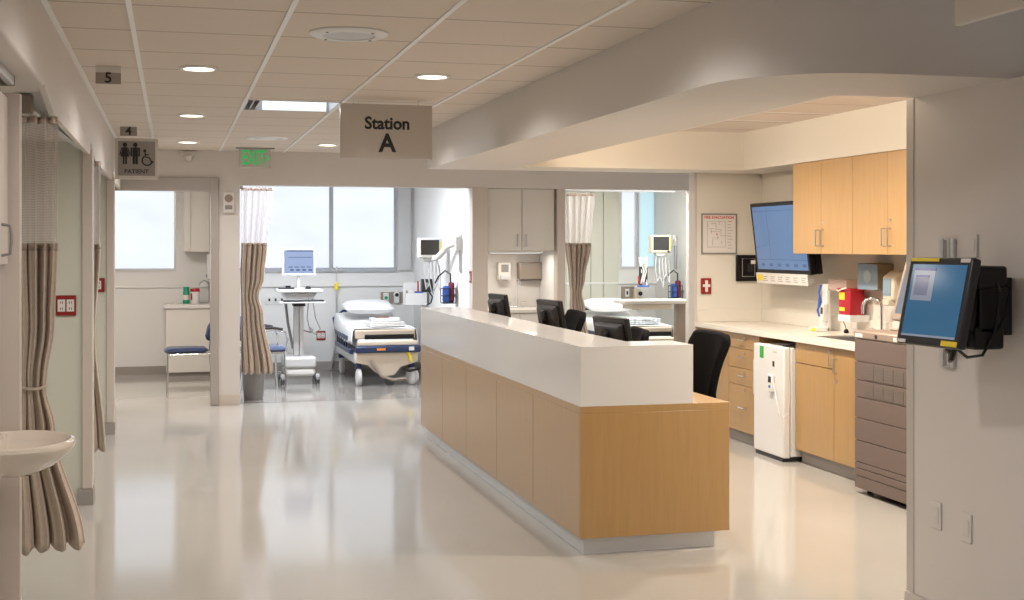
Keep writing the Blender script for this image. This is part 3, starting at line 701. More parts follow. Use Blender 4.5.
m.box(sx0, sx0+.012, sy0, sy1, .76, .931); m.box(sx1-.012, sx1, sy0, sy1, .76, .931); m.box(sx0, sx1, sy0, sy0+.012, .76, .931); m.box(sx0, sx1, sy1-.012, sy1, .76, .931); m.box(sx0, sx1, sy0, sy1, .75, .76)
snk = thing('kitchen_sink', 'stainless sink sunk in the cream counter below the faucet', 'sink', (sx0, sy0, .75))
make('basin', m, 'metal', snk, True, bevel=.004)
make('drain', M().disc(((sx0+sx1)/2, 8.2, .762), .04, .006, 'z', 20), 'chrome', snk, True)
p = W(882, 324, X=4.985)
fa = thing('faucet', 'chrome gooseneck faucet behind the counter sink', 'faucet', (4.985, p.y, .935))
m = M(); m.tube([(0, 0, 0), (0, 0, .22)] + [(-.055+.055*math.cos(t), .04*(1-math.cos(t)), .22+.065*math.sin(t)) for t in [PI*i/12 for i in range(1, 13)]] + [(-.11, .08, .17)], .011, 10); make('spout', m, 'chrome', fa, smooth=True)
make('base', M().lathe([(.028, 0), (.026, .02), (.014, .04)], n=20), 'chrome', fa, smooth=True)
m = M(); m.tube([(-.01, .05, .0), (-.01, .05, .05), (-.05, .06, .065)], .008); make('lever', m, 'chrome', fa, smooth=True)
# fridge
fr = thing('small_fridge', 'white under-counter fridge with a green sticker among the maple cabinets', 'fridge', (4.38, 8.62, 0))
make('body', M().box(4.425, 4.98, 8.625, 9.12, .035, .845), 'white', fr, True, bevel=.008)
dr = make('door', M().box(4.365, 4.42, 8.62, 9.125, .028, .85), 'white', fr, True, bevel=.010)
make('hinge', M().box(4.40, 4.47, 8.64, 8.72, .852, .872), 'dark', dr, True, bevel=.003)
make('grip', M().box(4.366, 4.40, 9.123, 9.137, .45, .72), 'lgrey', dr, True, bevel=.003)
make('green_sticker', M().box(4.3635, 4.365, 8.95, 9.015, .745, .835), 'gsign', dr, True)
make('black_sticker', M().box(4.3635, 4.365, 8.77, 8.80, .695, .735), 'ink', dr, True)
make('badge', M().box(4.3635, 4.365, 8.73, 8.80, .80, .812), 'lgrey', dr, True)
ft = M(); ft.box(4.37, 4.50, 8.64, 9.10, 0, .030); make('plinth', ft, 'dark', fr, True)
th = thing('thermometer', 'small white digital thermometer stuck on the fridge door', 'thermometer', (4.362, 8.80, .57))
make('case', M().box(-.022, 0, -.035, .035, -.065, .065), 'white', th, bevel=.006)
make('display', M().box(-.0235, -.022, -.022, .022, .005, .05), 'dark', th)
make('button', M().box(-.025, -.022, -.015, .015, -.035, -.015), 'blue', th, bevel=.002)
m = M(); m.tube([(-.005, -.035, .0), (-.03, -.10, -.04), (-.035, -.16, -.17), (-.03, -.20, -.24), (.02, -.225, -.2), (.035, -.215, -.1), (.03, -.21, .1)], .003, 6); make('probe_cable', m, 'white', th, smooth=True)
# upper cabinets
UX = 4.655; uy = [W(u, 200, X=UX).y for u in (793, 821, 852.6, 887.7)] ; uy.append(uy[3]-(uy[2]-uy[3])*1.05)
for i, (a, b, l) in enumerate(((0, 2, 'maple wall cabinet with two doors right of the wall screen'), (2, 4, 'maple wall cabinet with two doors partly hidden by the near right wall'))):
    r = thing('upper_cabinet', l, 'cabinet', (UX, uy[b], 1.54))
    make('body', M().box(UX+.02, KX-.0005, uy[b], uy[a], 1.54, SZ-.002), 'maple', r, True)
    for j in (a, b-1):
        d = make('door', M().box(UX, UX+.019, uy[j+1]+.002, uy[j]-.002, 1.542, SZ-.012), 'maple', r, True, bevel=.0015)
        hy = uy[a+1]+(.035 if j == a else -.035)
        make('handle', handle_v(UX, hy, 1.60, 1.72), 'grey', d, True, smooth=True)
        if j == b-1: make('lock', M().disc((UX-.001, uy[a+1]-.03, 1.775), .009, .006, 'x', 12), 'metal', d, True)
# wall screen (faces -x, tips forward)
tv = thing('wall_screen', 'large blue wall screen tilted down left of the maple wall cabinets', 'screen', (4.85, 9.53, 1.375))
T = Matrix.Rotation(-.12, 4, 'Y')
w2, hh = .475, .59
make('bezel', M().box(-.03, .03, -w2, w2, 0, hh, T), 'black', tv, bevel=.006)
make('display', M().box(-.0315, -.030, -w2+.03, w2-.035, .035, hh-.03, T), 'scrtv', tv)
m = M()
for z in (.115,): m.box(-.0325, -.0315, -w2+.03, w2-.035, z, z+.004, T)
m.box(-.0325, -.0315, .18, .183, .12, hh-.05, T); m.box(-.0325, -.0315, -w2+.05, w2-.06, hh-.07, hh-.066, T)
for k in range(6): m.box(-.0325, -.0315, -.42+k*.145, -.36+k*.145, .06, .085, T)
make('screen_lines', m, 'scrline', tv)
m = M(); m.box(.03, .20, -.2, .2, .15, .40); m.box(.03, .07, -w2-.01, -w2+.12, .0, .2, T); make('wall_mount', m, 'black', tv, bevel=.004)
make('label_strip', M().box(-.034, -.028, -w2+.06, w2+.015, -.085, .003, T), 'paper', tv)
make('yellow_label', M().box(-.0355, -.034, w2-.11, w2-.005, -.062, -.012, T), 'yellow', tv)
for k in range(7):
    y = .36-k*.135; m = M()
    for q in range(3): m.box(-.0352, -.034, y-.08+.02*(q % 2), y, -.03-.017*q, -.024-.017*q, T)
    make('label_print', m, 'gline', tv)
# black wall box below, evacuation plan
p0, p1 = W(735.5, 255, Y=KY), W(759, 281, Y=KY)
r = thing('wall_box', 'black framed wall box between the evacuation plan and the wall screen', 'wall box', ((p0.x+p1.x)/2, KY, p1.z))
hw = (p1.x-p0.x)/2; h = p0.z-p1.z
make('frame', M().box(-hw, hw, -.03, 0, 0, h), 'black', r, bevel=.004)
m = M(); m.tube([(-hw*.55, -.033, h*.18), (-hw*.55, -.033, h*.86), (hw*.5, -.033, h*.86), (hw*.5, -.033, h*.18), (-hw*.55, -.033, h*.18)], .004, 6); make('inner_trim', m, 'grey', r)
m = M(); m.box(-.01, .035, -.036, -.03, h*.35, h*.68); make('window', m, 'dark', r); make('tag', M().box(.02, .06, -.038, -.03, h*.66, h*.80), 'paper', r)
p0, p1 = W(701, 213.5, Y=KY), W(736.5, 254, Y=KY)
r = thing('evacuation_plan', 'framed FIRE EVACUATION plan on the nook end wall', 'poster', ((p0.x+p1.x)/2, KY, p1.z))
hw = (p1.x-p0.x)/2; h = p0.z-p1.z
m = M(); m.box(-hw, -hw+.012, -.014, 0, 0, h); m.box(hw-.012, hw, -.014, 0, 0, h); m.box(-hw+.012, hw-.012, -.014, 0, 0, .012); m.box(-hw+.012, hw-.012, -.014, 0, h-.012, h)
make('frame', m, 'grey', r, bevel=.001)
make('sheet', M().box(-hw+.012, hw-.012, -.008, 0, .012, h-.012), 'paper', r)
text('heading', 'FIRE EVACUATION', .036, 'redink', r, (0, -.009, h-.035), bold=.02, sx=.93, ext=.0008)
m = M(); random.seed(3)
for k in range(16):
    x = -.11+random.random()*.15; z = .07+random.random()*.2; w = .02+random.random()*.05
    if k % 2: m.box(x, x+w, -.0095, -.008, z, z+.003)
    else: m.box(x, x+.003, -.0095, -.008, z, z+w)
for z in (.06, .285): m.box(-.115, .06, -.0095, -.008, z, z+.003)
for x in (-.115, .057): m.box(x, x+.003, -.0095, -.008, .06, .285)
for k in range(9): m.box(.08, .13-.01*(k % 3), -.0095, -.008, .05+k*.026, .054+k*.026)
make('floor_plan', m, 'gline', r)
m = M(); m.box(-.03, -.018, -.010, -.008, .17, .18); m.box(.085, .12, -.010, -.008, .285, .29); make('red_mark', m, 'redink', r)
# sharps container etc. on the right wall
sh = thing('sharps_container', 'bright red sharps container with yellow labels on the nook wall', 'sharps container', (4.95, 8.67, 1.06))
make('tub', M().prism([(-.085, .02), (.085, .02), (.095, .21), (-.095, .21)], -.06, .06, 'x'), 'redb', sh, bevel=.008)
make('lid', M().box(-.068, .068, -.10, .10, .205, .222), 'redb', sh, bevel=.006)
make('bracket', M().box(-.065, .105, -.09, .09, -.03, .022), 'white', sh, bevel=.006)
make('yellow_label', M().box(-.0625, -.0605, -.01, .07, .135, .19), 'yellow', sh); make('yellow_label', M().box(-.0625, -.0605, -.01, .07, .05, .078), 'yellow', sh)
m = M(); m.tube([(-.063, .10, .205), (-.08, .05, .20), (-.08, .0, .215), (-.063, -.04, .225)], .006); make('lid_strap', m, 'paper', sh, smooth=True)
cl = thing('sharps_cabinet', 'clear pinkish plastic holder above the red sharps container', 'holder', (4.985, 8.82, 1.225))
make('shell', M().box(-.065, .07, -.12, .15, .03, .12), 'clear', cl, bevel=.01)
make('back_plate', M().box(.055, .074, -.13, .20, .01, .11), 'beige', cl, bevel=.004)
make('lock', M().disc((.05, .175, .05), .016, .02, 'x', 14), 'dark', cl)
gb = thing('glove_box_holder', 'pale blue fronted box on the wall under the maple cabinets', 'box', (4.99, 8.38, 1.277))
make('box', M().box(-.06, .0695, -.12, .16, 0, .195), 'card', gb, bevel=.004)
make('front_panel', M().box(-.064, -.060, -.117, .157, .004, .19), 'lblue', gb, bevel=.001)
make('slot', M().disc((-.065, .02, .10), .05, .003, 'x', 24), mat('slot_grey', (.34, .40, .45), .6), gb)
so_ = thing('soap_dispenser', 'beige wall soap dispenser with a blue label, right of the glove box', 'soap dispenser', (4.965, 8.01, 1.19))
make('housing', M().prism([(-.10, .03), (.098, .0), (.098, .245), (-.04, .235), (-.10, .19)], -.065, .085, 'y'), 'beige', so_, bevel=.012)
make('blue_label', M().box(-.104, -.100, -.03, .07, .06, .18), 'lblue', so_)
make('push_bar', M().box(-.115, -.05, -.02, .06, -.01, .035), 'beige', so_, bevel=.006)
cs = thing('thermometer_station', 'white upright charging stand with blue probe cords on the counter', 'medical device', (4.90, 9.06, .936))
make('back_panel', M().box(.03, .06, -.055, .075, 0, .37), 'white', cs, bevel=.006)
make('base', M().box(-.06, .06, -.055, .075, 0, .03), 'white', cs, bevel=.005); make('sticker', M().box(-.0615, -.06, -.05, .03, .003, .026), 'yellow', cs)
m = M(); m.tube([(.022, .03, .36), (.01, .032, .30), (.02, .028, .22), (.0, .04, .16), (.01, .03, .11)], .008); m.tube([(.022, .05, .28), (.01, .05, .16), (.012, .04, .12)], .006); make('probe', m, 'blue', cs, smooth=True)
make('handset', M().box(-.012, .03, -.05, -.01, .08, .22, Matrix.Rotation(.12, 4, 'X')), 'white', cs, bevel=.008)
make('handset_screen', M().box(-.014, -.012, -.045, -.018, .14, .19, Matrix.Rotation(.12, 4, 'X')), 'dark', cs)
st = thing('sink_stopper', 'small black bottle brush with curved wire behind the counter sink', 'tool', (4.97, 8.78, .936))
make('foot', M().lathe([(.018, 0), (.02, .012), (.012, .03)], n=16), 'black', st, smooth=True)
make('wire', M().tube([(0, 0, .03), (-.005, .01, .06), (-.005, .05, .10), (0, .06, .14)], .0035, 6), 'black', st, smooth=True)
# brown dispensing cabinet
mc = thing('dispensing_cabinet', 'tall brown medication dispensing cabinet at the end of the counter', 'cabinet', (4.29, 6.78, 0))
ya, yb = 6.78, 7.475; xf = 4.29
make('body', M().box(xf+.02, 4.95, ya, yb, .035, 1.00), 'taupe', mc, True, bevel=.006)
make('top', M().box(xf-.005, 4.96, ya-.005, yb+.005, 1.0, 1.055), 'taupel', mc, True, bevel=.012)
zs = [.035, .115, .165, .205, .345, .49, .625, .735, .855, 1.0]
for a, b in zip(zs, zs[1:]):
    d = make('drawer', M().box(xf, xf+.02, ya+.004, yb-.004, a+.0025, b-.0025), 'taupe', mc, True, bevel=.002)
    if abs(a-.625) < .02 or abs(a-.735) < .02:
        g = M()
        for i in range(5):
            for j in range(4):
                y0 = ya+.115+j*.115; zz = a+.014+i*(b-a-.028)/5
                g.box(xf-.003, xf, y0, y0+.105, zz, zz+(b-a-.028)/5-.004)
        make('pocket_labels', g, mat('pocket_grey', (.155, .13, .115), .5), d, True)
m = M(); m.box(xf-.007, xf-.005, yb-.11, yb-.02, 1.012, 1.036); m.box(xf-.007, xf-.005, ya+.13, ya+.22, 1.012, 1.036); make('white_label', m, 'paper', mc, True)
make('lock', M().disc((xf-.007, 7.20, 1.027), .012, .006, 'x', 14), 'dark', mc, True)
for x in (xf+.06, 4.90):
    for y in (ya+.06, yb-.06):
        make('castor', M().disc((x+.02, y, .0175), .0175, .03, 'x', 18), 'dark', mc, True)
sm = thing('touch_screen', 'small tilted touch screen on top of the brown dispensing cabinet', 'screen', (4.55, 7.25, 1.055))
T = Matrix.Translation((0, 0, .06)) @ Matrix.Rotation(.28, 4, 'Y')
make('frame', M().box(-.02, .03, -.19, .19, 0, .40, T), 'taupel', sm, bevel=.012)
make('display', M().box(-.022, -.020, -.155, .155, .045, .365, T), 'scrpale', sm)
m = M(); m.box(.02, .06, -.04, .04, 0, .2); m.box(-.08, .12, -.1, .1, 0, .012); make('stand', m, 'taupel', sm, bevel=.005)
# ------------------------------------------------------------------ wall mounted computer on the near right wall
p0, p1 = W(942, 240, X=NWX), W(957, 367, X=NWX)
r = thing('wall_rail', 'vertical aluminium mounting rail on the near right wall behind the computer', 'rail', (NWX, (p0.y+p1.y)/2, 1.10))
make('channel', M().box(-.018, -.001, -.05, .05, 0, .53), 'alu', r, bevel=.003)
m = M(); m.box(-.021, -.018, -.028, -.012, .0, .53); m.box(-.021, -.018, .012, .028, 0, .53); make('flange', m, 'metal', r)
make('slot', M().box(-.0195, -.018, -.008, .008, .005, .525), 'grey', r)
tb = thing('mounted_computer', 'black wall mounted touch computer with a blue screen on the near right wall', 'computer', (2.82, 4.29, 1.385), math.radians(7))
T = Matrix.Rotation(.22, 4, 'Y')   # display faces local -x, leaning back
w2, h2 = .18, .172
make('bezel', M().box(-.025, .014, -w2, w2, -h2, h2, T), 'dark', tb, bevel=.012, seg=3)
make('display', M().box(-.0268, -.0248, -w2+.030, w2-.030, -h2+.032, h2-.030, T), 'scrtab', tb)
make('dialog_window', M().box(-.0276, -.0268, .015, w2-.045, .0, h2-.045, T), 'scrpale', tb)
make('title_bar', M().box(-.0284, -.0268, .015, w2-.045, h2-.055, h2-.045, T), 'scrbar', tb)
make('dialog_list', M().box(-.0284, -.0276, .045, w2-.06, .02, h2-.075, T), 'scrwin', tb)
make('dialog_header', M().box(-.0290, -.0276, .045, w2-.06, h2-.08, h2-.073, T), 'scrbar', tb)
make('task_bar', M().box(-.0276, -.0268, -w2+.030, w2-.030, -h2+.032, -h2+.040, T), 'scrpale', tb)
m = M(); m.box(-.0262, -.0248, .01, w2-.012, h2-.018, h2-.006, T); make('yellow_label', m, 'yellow', tb); make('yellow_label', M().box(-.0262, -.0248, -w2+.015, -w2+.10, -h2+.005, -h2+.025, T), 'yellow', tb)
m = M(); m.box(-.0262, -.0248, -w2+.02, -w2+.07, h2-.020, h2-.005, T); m.box(-.0262, -.0248, w2-.06, w2-.015, -h2+.005, -h2+.018, T); make('white_label', m, 'paper', tb)
m = M(); m.box(.03, .10, -.11, .11, -.10, .10, T); make('rear_case', m, 'black', tb, bevel=.012)
m = M(); m.tube([(.09, .0, -.06), (.14, .06, -.10), (.19, .16, -.10), (.23, .24, -.08)], .026, 10); make('arm', m, 'black', tb, smooth=True)
m = M(); m.box(.18, .225, .20, .30, -.14, .0); make('arm_carriage', m, 'black', tb, bevel=.01)
m = M(); m.tube([(.05, -.03, -.17), (.06, .0, -.215), (.08, .03, -.225), (.10, .05, -.20), (.11, .08, -.19)], .011, 8); make('handle_loop', m, 'black', tb, smooth=True)
# computer box beside it
pc = thing('mini_computer', 'black mini computer box with hanging cables beside the wall mounted screen', 'computer', (3.03, 4.27, 1.24), 0)
make('case', M().box(-.11, -.02, -.09, .14, .03, .25), 'black', pc, bevel=.008)
make('bracket_arm', M().box(-.13, .0, -.11, .05, .20, .285), 'black', pc, bevel=.012); make('bracket_arm', M().box(-.13, .0, -.09, .07, -.03, .06), 'black', pc, bevel=.012)
make('wall_plate', M().box(-.02, .069, -.04, .08, .02, .24), 'dark', pc, bevel=.004)
m = M()
for y in (-.04, .02): m.tube([(-.133, y, .285), (-.136, y, .24), (-.133, y, .20)], .004, 6)
for y in (-.04, .03): m.tube([(-.133, y, .06), (-.136, y, .02), (-.133, y, -.03)], .004, 6)
make('strap', m, 'grey', pc)
m = M(); m.tube([(-.05, -.11, .22), (-.055, -.135, .19), (-.05, -.12, .12), (-.06, -.11, .03), (-.09, -.08, -.05), (-.10, .0, -.065), (-.09, .08, -.04)], .006, 6); m.tube([(-.02, -.09, .24), (.0, -.12, .2), (-.02, -.115, .1), (-.05, -.10, .02)], .005, 6); make('cable', m, 'black', pc, smooth=True)
make('power_light', M().disc((-.111, .05, .16), .004, .003, 'x', 10), mat('green_led', (.0, .4, .2), .4, emit=2, ecol=(.05, .8, .45)), pc)
# ------------------------------------------------------------------ restroom
vx0, vx1 = W(166, 340, Y=16.1).x, .45
r = thing('vanity_cabinet', 'pale vanity cabinet with counter seen through the restroom door', 'cabinet', (vx0, 16.1, 0))
make('body', M().box(vx0, vx1, 16.1, 16.58, .06, .84), 'lam', r, True, bevel=.002)
make('toe_kick', M().box(vx0+.03, vx1, 16.14, 16.55, 0, .06), 'base', r, True)
make('counter', M().box(vx0-.03, vx1, 16.07, 16.585, .84, .885), 'solid', r, True, bevel=.004)
make('basin', M().lathe([(.20, 0), (.195, .006), (.17, .008), (.16, .002), (.02, .001)], (.1, 16.32, .885), 32), 'china', r, True, smooth=True)
m = M(); bx = W(211, 300, Y=16.45).x-.02
m.tube([(bx, 16.45, .885), (bx, 16.45, 1.10), (bx-.02, 16.44, 1.15), (bx-.07, 16.42, 1.17), (bx-.12, 16.40, 1.14), (bx-.13, 16.40, 1.10)], .012)
fo = tag(make('faucet', m, 'chrome', smooth=True), 'chrome gooseneck faucet on the restroom vanity', 'faucet')
r = thing('wall_cabinet', 'pale wall cabinet beside the restroom window', 'cabinet', (W(184, 0, Y=16.25).x, 16.25, 1.53))
xx = r.location.x
make('body', M().box(xx, .45, 16.27, 16.6, 1.53, 2.5), 'lam', r, True)
make('door', M().box(xx+.003, .22, 16.25, 16.27, 1.535, 2.5), 'lam', r, True, bevel=.002)
p = W(186.2, 303, Y=16.3)
r = thing('soap_bottle', 'green bottle standing on the restroom vanity', 'bottle', (p.x, 16.3, .886))
make('bottle', M().lathe([(.038, 0), (.04, .01), (.04, .15), (.03, .175)], n=20), 'green', r, smooth=True)
make('cap', M().lathe([(.036, .17), (.036, .205), (.03, .21)], n=20), 'green', r, smooth=True)
make('label_band', M().lathe([(.0405, .05), (.0405, .11)], n=20, cap=False), 'lam', r)
p = W(195, 303, Y=16.3)
r = thing('wipes_tub', 'white tub with a red lid on the restroom vanity', 'tub', (p.x, 16.3, .886))
make('tub', M().lathe([(.052, 0), (.055, .01), (.055, .15)], n=24), 'white', r, smooth=True)
make('lid', M().lathe([(.058, .15), (.058, .175), (.05, .19), (.01, .195)], n=24), 'redb', r, smooth=True)
make('label_print', M().box(-.054, -.035, -.045, -.03, .05, .13), 'redb', r)
p = W(211, 270, X=.45)
r = thing('paper_dispenser', 'small dispenser on the restroom side wall, cut by the door frame', 'dispenser', (.458, 15.9, 1.2))
make('body', M().box(-.05, 0, -.08, .08, 0, .3), 'lgrey', r, bevel=.01); make('lever', M().box(-.06, -.05, -.03, .03, .02, .06), 'blue', r, bevel=.003)
# side chair factory
def side_chair(label, x, y, rz, arms, seatm):
    r = thing('side_chair', label, 'chair', (x, y, 0), rz)     # faces local -x
    make('seat', M().pillow(-.25, .23, -.23, .23, .415, .485, 14, .22), seatm, r, smooth=True)
    def bk(u, v):
        a = 2*u-1; return Vector((.245+.08*v-.03*a*a, a*(.215-.03*(2*v-1)**4), .55+.30*v-.03*a**4*(1 if v > .5 else -1)))
    make('backrest', M().grid(bk, 14, 12), seatm, r, smooth=True, solid=.04)
    for s in (-1, 1):
        make('leg', M().tube([(-.20, s*.235, .43), (-.205, s*.24, .25), (-.21, s*.245, .0)], .012), 'chrome', r, smooth=True)
        make('leg', M().tube([(.27, s*.20, .68), (.25, s*.235, .43), (.27, s*.245, .2), (.30, s*.25, .0)], .012), 'chrome', r, smooth=True)
        if arms:
            make('arm', M().tube([(-.21, s*.25, .43), (-.23, s*.255, .56), (-.20, s*.26, .645), (-.10, s*.26, .675), (.12, s*.26, .67), (.27, s*.24, .62)], .013), 'chrome', r, smooth=True)
            make('arm_pad', M().tube([(-.17, s*.26, .675), (-.06, s*.26, .693), (.14, s*.26, .688)], .017), 'dark', r, smooth=True)
    m = M(); m.tube([(-.20, -.235, .415), (-.20, .235, .415)], .011); m.tube([(.25, -.235, .42), (.25, .235, .42)], .011); m.tube([(-.20, -.235, .415), (.25, -.235, .42)], .011); m.tube([(-.20, .235, .415), (.25, .235, .42)], .011); make('seat_frame', m, 'chrome', r, smooth=True)
    return r
side_chair('blue side chair seen from the side in the restroom doorway', .16, 14.62, 0, False, 'bluev')
side_chair('chrome armchair with a pale blue seat half hidden by the bay curtain', .98, 14.6, math.radians(188), True, mat('pale_vinyl', (.10, .13, .24), .25))
# ------------------------------------------------------------------ windowed bay
p = W(253, 402, Z=0)
r = thing('waste_bin', 'grey waste bin under the hem of the windowed bay curtain', 'bin', (p.x+.02, 13.62, 0))
make('body', M().lathe([(.10, 0), (.105, .01), (.135, .40), (.142, .405), (.142, .42), (.128, .42), (.10, .02)], n=28, sx=.95), 'grey', r, smooth=True)
make('liner', M().lathe([(.144, .36), (.146, .42), (.132, .425)], n=28, sx=.95, cap=False), 'lgrey', r, smooth=True)
# computer cart
ca = thing('computer_cart', 'white rolling computer cart with a lit monitor in the windowed bay', 'cart', (1.43, 15.1, 0))
make('base', M().box(-.17, .17, -.22, .22, .10, .19), 'white', ca, bevel=.03, seg=3)
make('base_cover', M().box(-.185, .185, -.235, .20, .19, .32), 'lgrey', ca, bevel=.03, seg=3)
m = M(); m.box(-.06, .0, -.05, .05, .32, .96); make('column', m, 'lgrey', ca, bevel=.006); make('column_rail', M().box(.005, .055, -.055, .05, .32, .96), 'alu', ca, bevel=.006)
for x in (-.20, .20):
    for y in (-.20, .20):
        c = M(); c.disc((x-.012, y, .045), .045, .012, 'x', 18); c.disc((x+.012, y, .045), .045, .012, 'x', 18); k = make('castor', c, 'dark', ca); make('fork', M().box(x-.02, x+.02, y-.015, y+.03, .05, .12), 'lgrey', k, bevel=.004)
make('worktop', M().box(-.26, .26, -.22, .22, 1.06, 1.10), 'white', ca, bevel=.015, seg=3)
make('work_body', M().prism([(-.20, 1.06), (.20, 1.06), (.16, .99), (-.16, .99)], -.17, .17, 'y'), 'lgrey', ca, bevel=.01)
make('keyboard_tray', M().box(-.24, .27, -.36, .0, .945, .96), 'white', ca, bevel=.006)
make('keyboard', M().box(-.20, .26, -.345, -.19, .961, .98), 'dark', ca, bevel=.004)
make('tray_bracket', M().box(-.07, .07, -.1, .08, .90, .945), 'dark', ca, bevel=.004)
make('display_case', M().box(-.195, .195, -.04, .0, 1.255, 1.575), 'lgrey', ca, bevel=.006)
make('display', M().box(-.17, .17, -.042, -.040, 1.285, 1.553), 'scrcart', ca)
m = M(); m.box(-.14, .165, -.0435, -.042, 1.535, 1.548); m.box(-.12, .15, -.0435, -.042, 1.465, 1.472)
for k in range(4): m.box(-.10+k*.07, -.06+k*.07, -.0435, -.042, 1.31, 1.33); m.box(-.12+k*.07, -.07+k*.07, -.0435, -.042, 1.35, 1.36)
make('screen_lines', m, 'scrline', ca)
m = M(); m.tube([(0, .02, 1.10), (0, .02, 1.32)], .02); m.box(-.10, .10, -.06, .10, 1.10, 1.112); make('monitor_stand', m, 'white', ca, bevel=.003)
m = M(); m.tube([(-.15, .02, .96), (-.12, .05, .70), (-.06, .06, .40)], .016); make('cable_sleeve', m, 'grey', ca, smooth=True)
m = M(); m.tube([(.12, .0, .99), (.10, .02, .75), (.14, .03, .60), (.22, .05, .55)], .005, 6); m.tube([(.16, .0, .99), (.2, .03, .75), (.26, .05, .62), (.20, .06, .58)], .005, 6); m.tube([(.03, .04, .62), (.15, .1, .58), (.25, .8, .56), (.285, 1.47, .55)], .008, 6); make('cord', m, 'grey', ca, smooth=True)
mo = thing('computer_mouse', 'small black mouse on the rolling computer cart', 'mouse', (1.43+.10, 15.0, 1.101)); make('shell', M().lathe([(.034, 0), (.034, .012), (.024, .03), (.004, .036)], n=18, sy=1.4), 'black', mo, smooth=True)
sc = thing('barcode_scanner', 'dark card reader lying on the left of the computer cart', 'scanner', (1.43-.15, 15.0, 1.101)); make('body', M().box(-.09, .09, -.05, .05, 0, .018), 'dark', sc, bevel=.006); make('head', M().box(-.01, .05, -.02, .03, .018, .04), 'black', sc, bevel=.006)
# headwall plates
def headwall(label, u0, u1, v0, v1, Y, items):
    a, b = W(u0, v0, Y=Y), W(u1, v1, Y=Y)
    r = thing('headwall_panel', label, 'outlet panel', ((a.x+b.x)/2, Y, b.z)); hw = abs(b.x-a.x)/2; h = a.z-b.z
    make('plate', M().box(-hw, hw, -.012, 0, 0, h), items[0], r, bevel=.002)
    for fx, kind in items[1:]:
        x = -hw+2*hw*fx
        if kind == 'gas':
            make('gas_outlet', M().box(x-.035, x+.035, -.03, -.012, h*.10, h*.92), 'white', r, bevel=.004); make('gas_valve', M().disc((x, -.034, h*.5), .022, .012, 'y', 16), 'green', r)
        elif kind == 'reg':
            make('regulator', M().lathe([(.04, 0), (.04, .03), (.03, .04)], (x, -.012, h*.75), 20, Matrix.Rotation(PI/2, 4, 'X')), 'white', r, smooth=True); make('regulator_dial', M().disc((x, -.056, h*.75), .025, .004, 'y', 16), 'dark', r); make('regulator_jar', M().box(x-.035, x+.035, -.05, -.012, h*.0, h*.6), 'white', r, bevel=.008)
        else:
            make('socket', M().box(x-.03, x+.03, -.018, -.012, h*.18, h*.82), 'white', r, bevel=.002); make('slots', M().box(x-.012, x+.012, -.02, -.018, h*.36, h*.64), 'ink', r)
    return r
headwall('grey gas and power panel on the wall behind the stretcher pillow', 380.5, 413, 292, 303, FW, ['bronze', (.16, 'gas'), (.48, 'reg'), (.78, 'socket')])
headwall('pale outlet panel on the wall left of the computer cart', 265, 286, 295, 304.5, FW, ['wallw', (.2, 'socket'), (.5, 'socket'), (.8, 'socket')])
headwall('grey outlet panel on the far wall of the right bay', 621, 634, 286.5, 299, FW, ['bronze', (.45, 'socket')])
# IV pole
p = W(336.5, 340, Y=16.5)
r = thing('iv_pole', 'thin steel drip pole with a yellow clamp beside the stretcher head', 'pole', (p.x, 16.5, 0))
make('rod', M().tube([(0, 0, .35), (0, 0, .95)], .011), 'metal', r, smooth=True); make('inner_rod', M().tube([(0, 0, .9), (0, 0, 1.34)], .007), 'metal', r, smooth=True)
make('clamp', M().lathe([(.022, 1.03), (.026, 1.05), (.026, 1.11), (.018, 1.13)], n=14), 'yellow', r, smooth=True)
m = M()
for s in (-1, 1): m.tube([(0, 0, 1.31), (s*.035, 0, 1.29), (s*.065, 0, 1.30), (s*.07, 0, 1.33)], .004, 6)
make('hook', m, 'metal', r, smooth=True)
m = M()
for k in range(4):
    a = k*PI/2+.785; m.tube([(0, 0, .36), (.11*math.cos(a), .07*math.sin(a), .012)], .01, 6)
make('foot', m, 'metal', r, smooth=True)
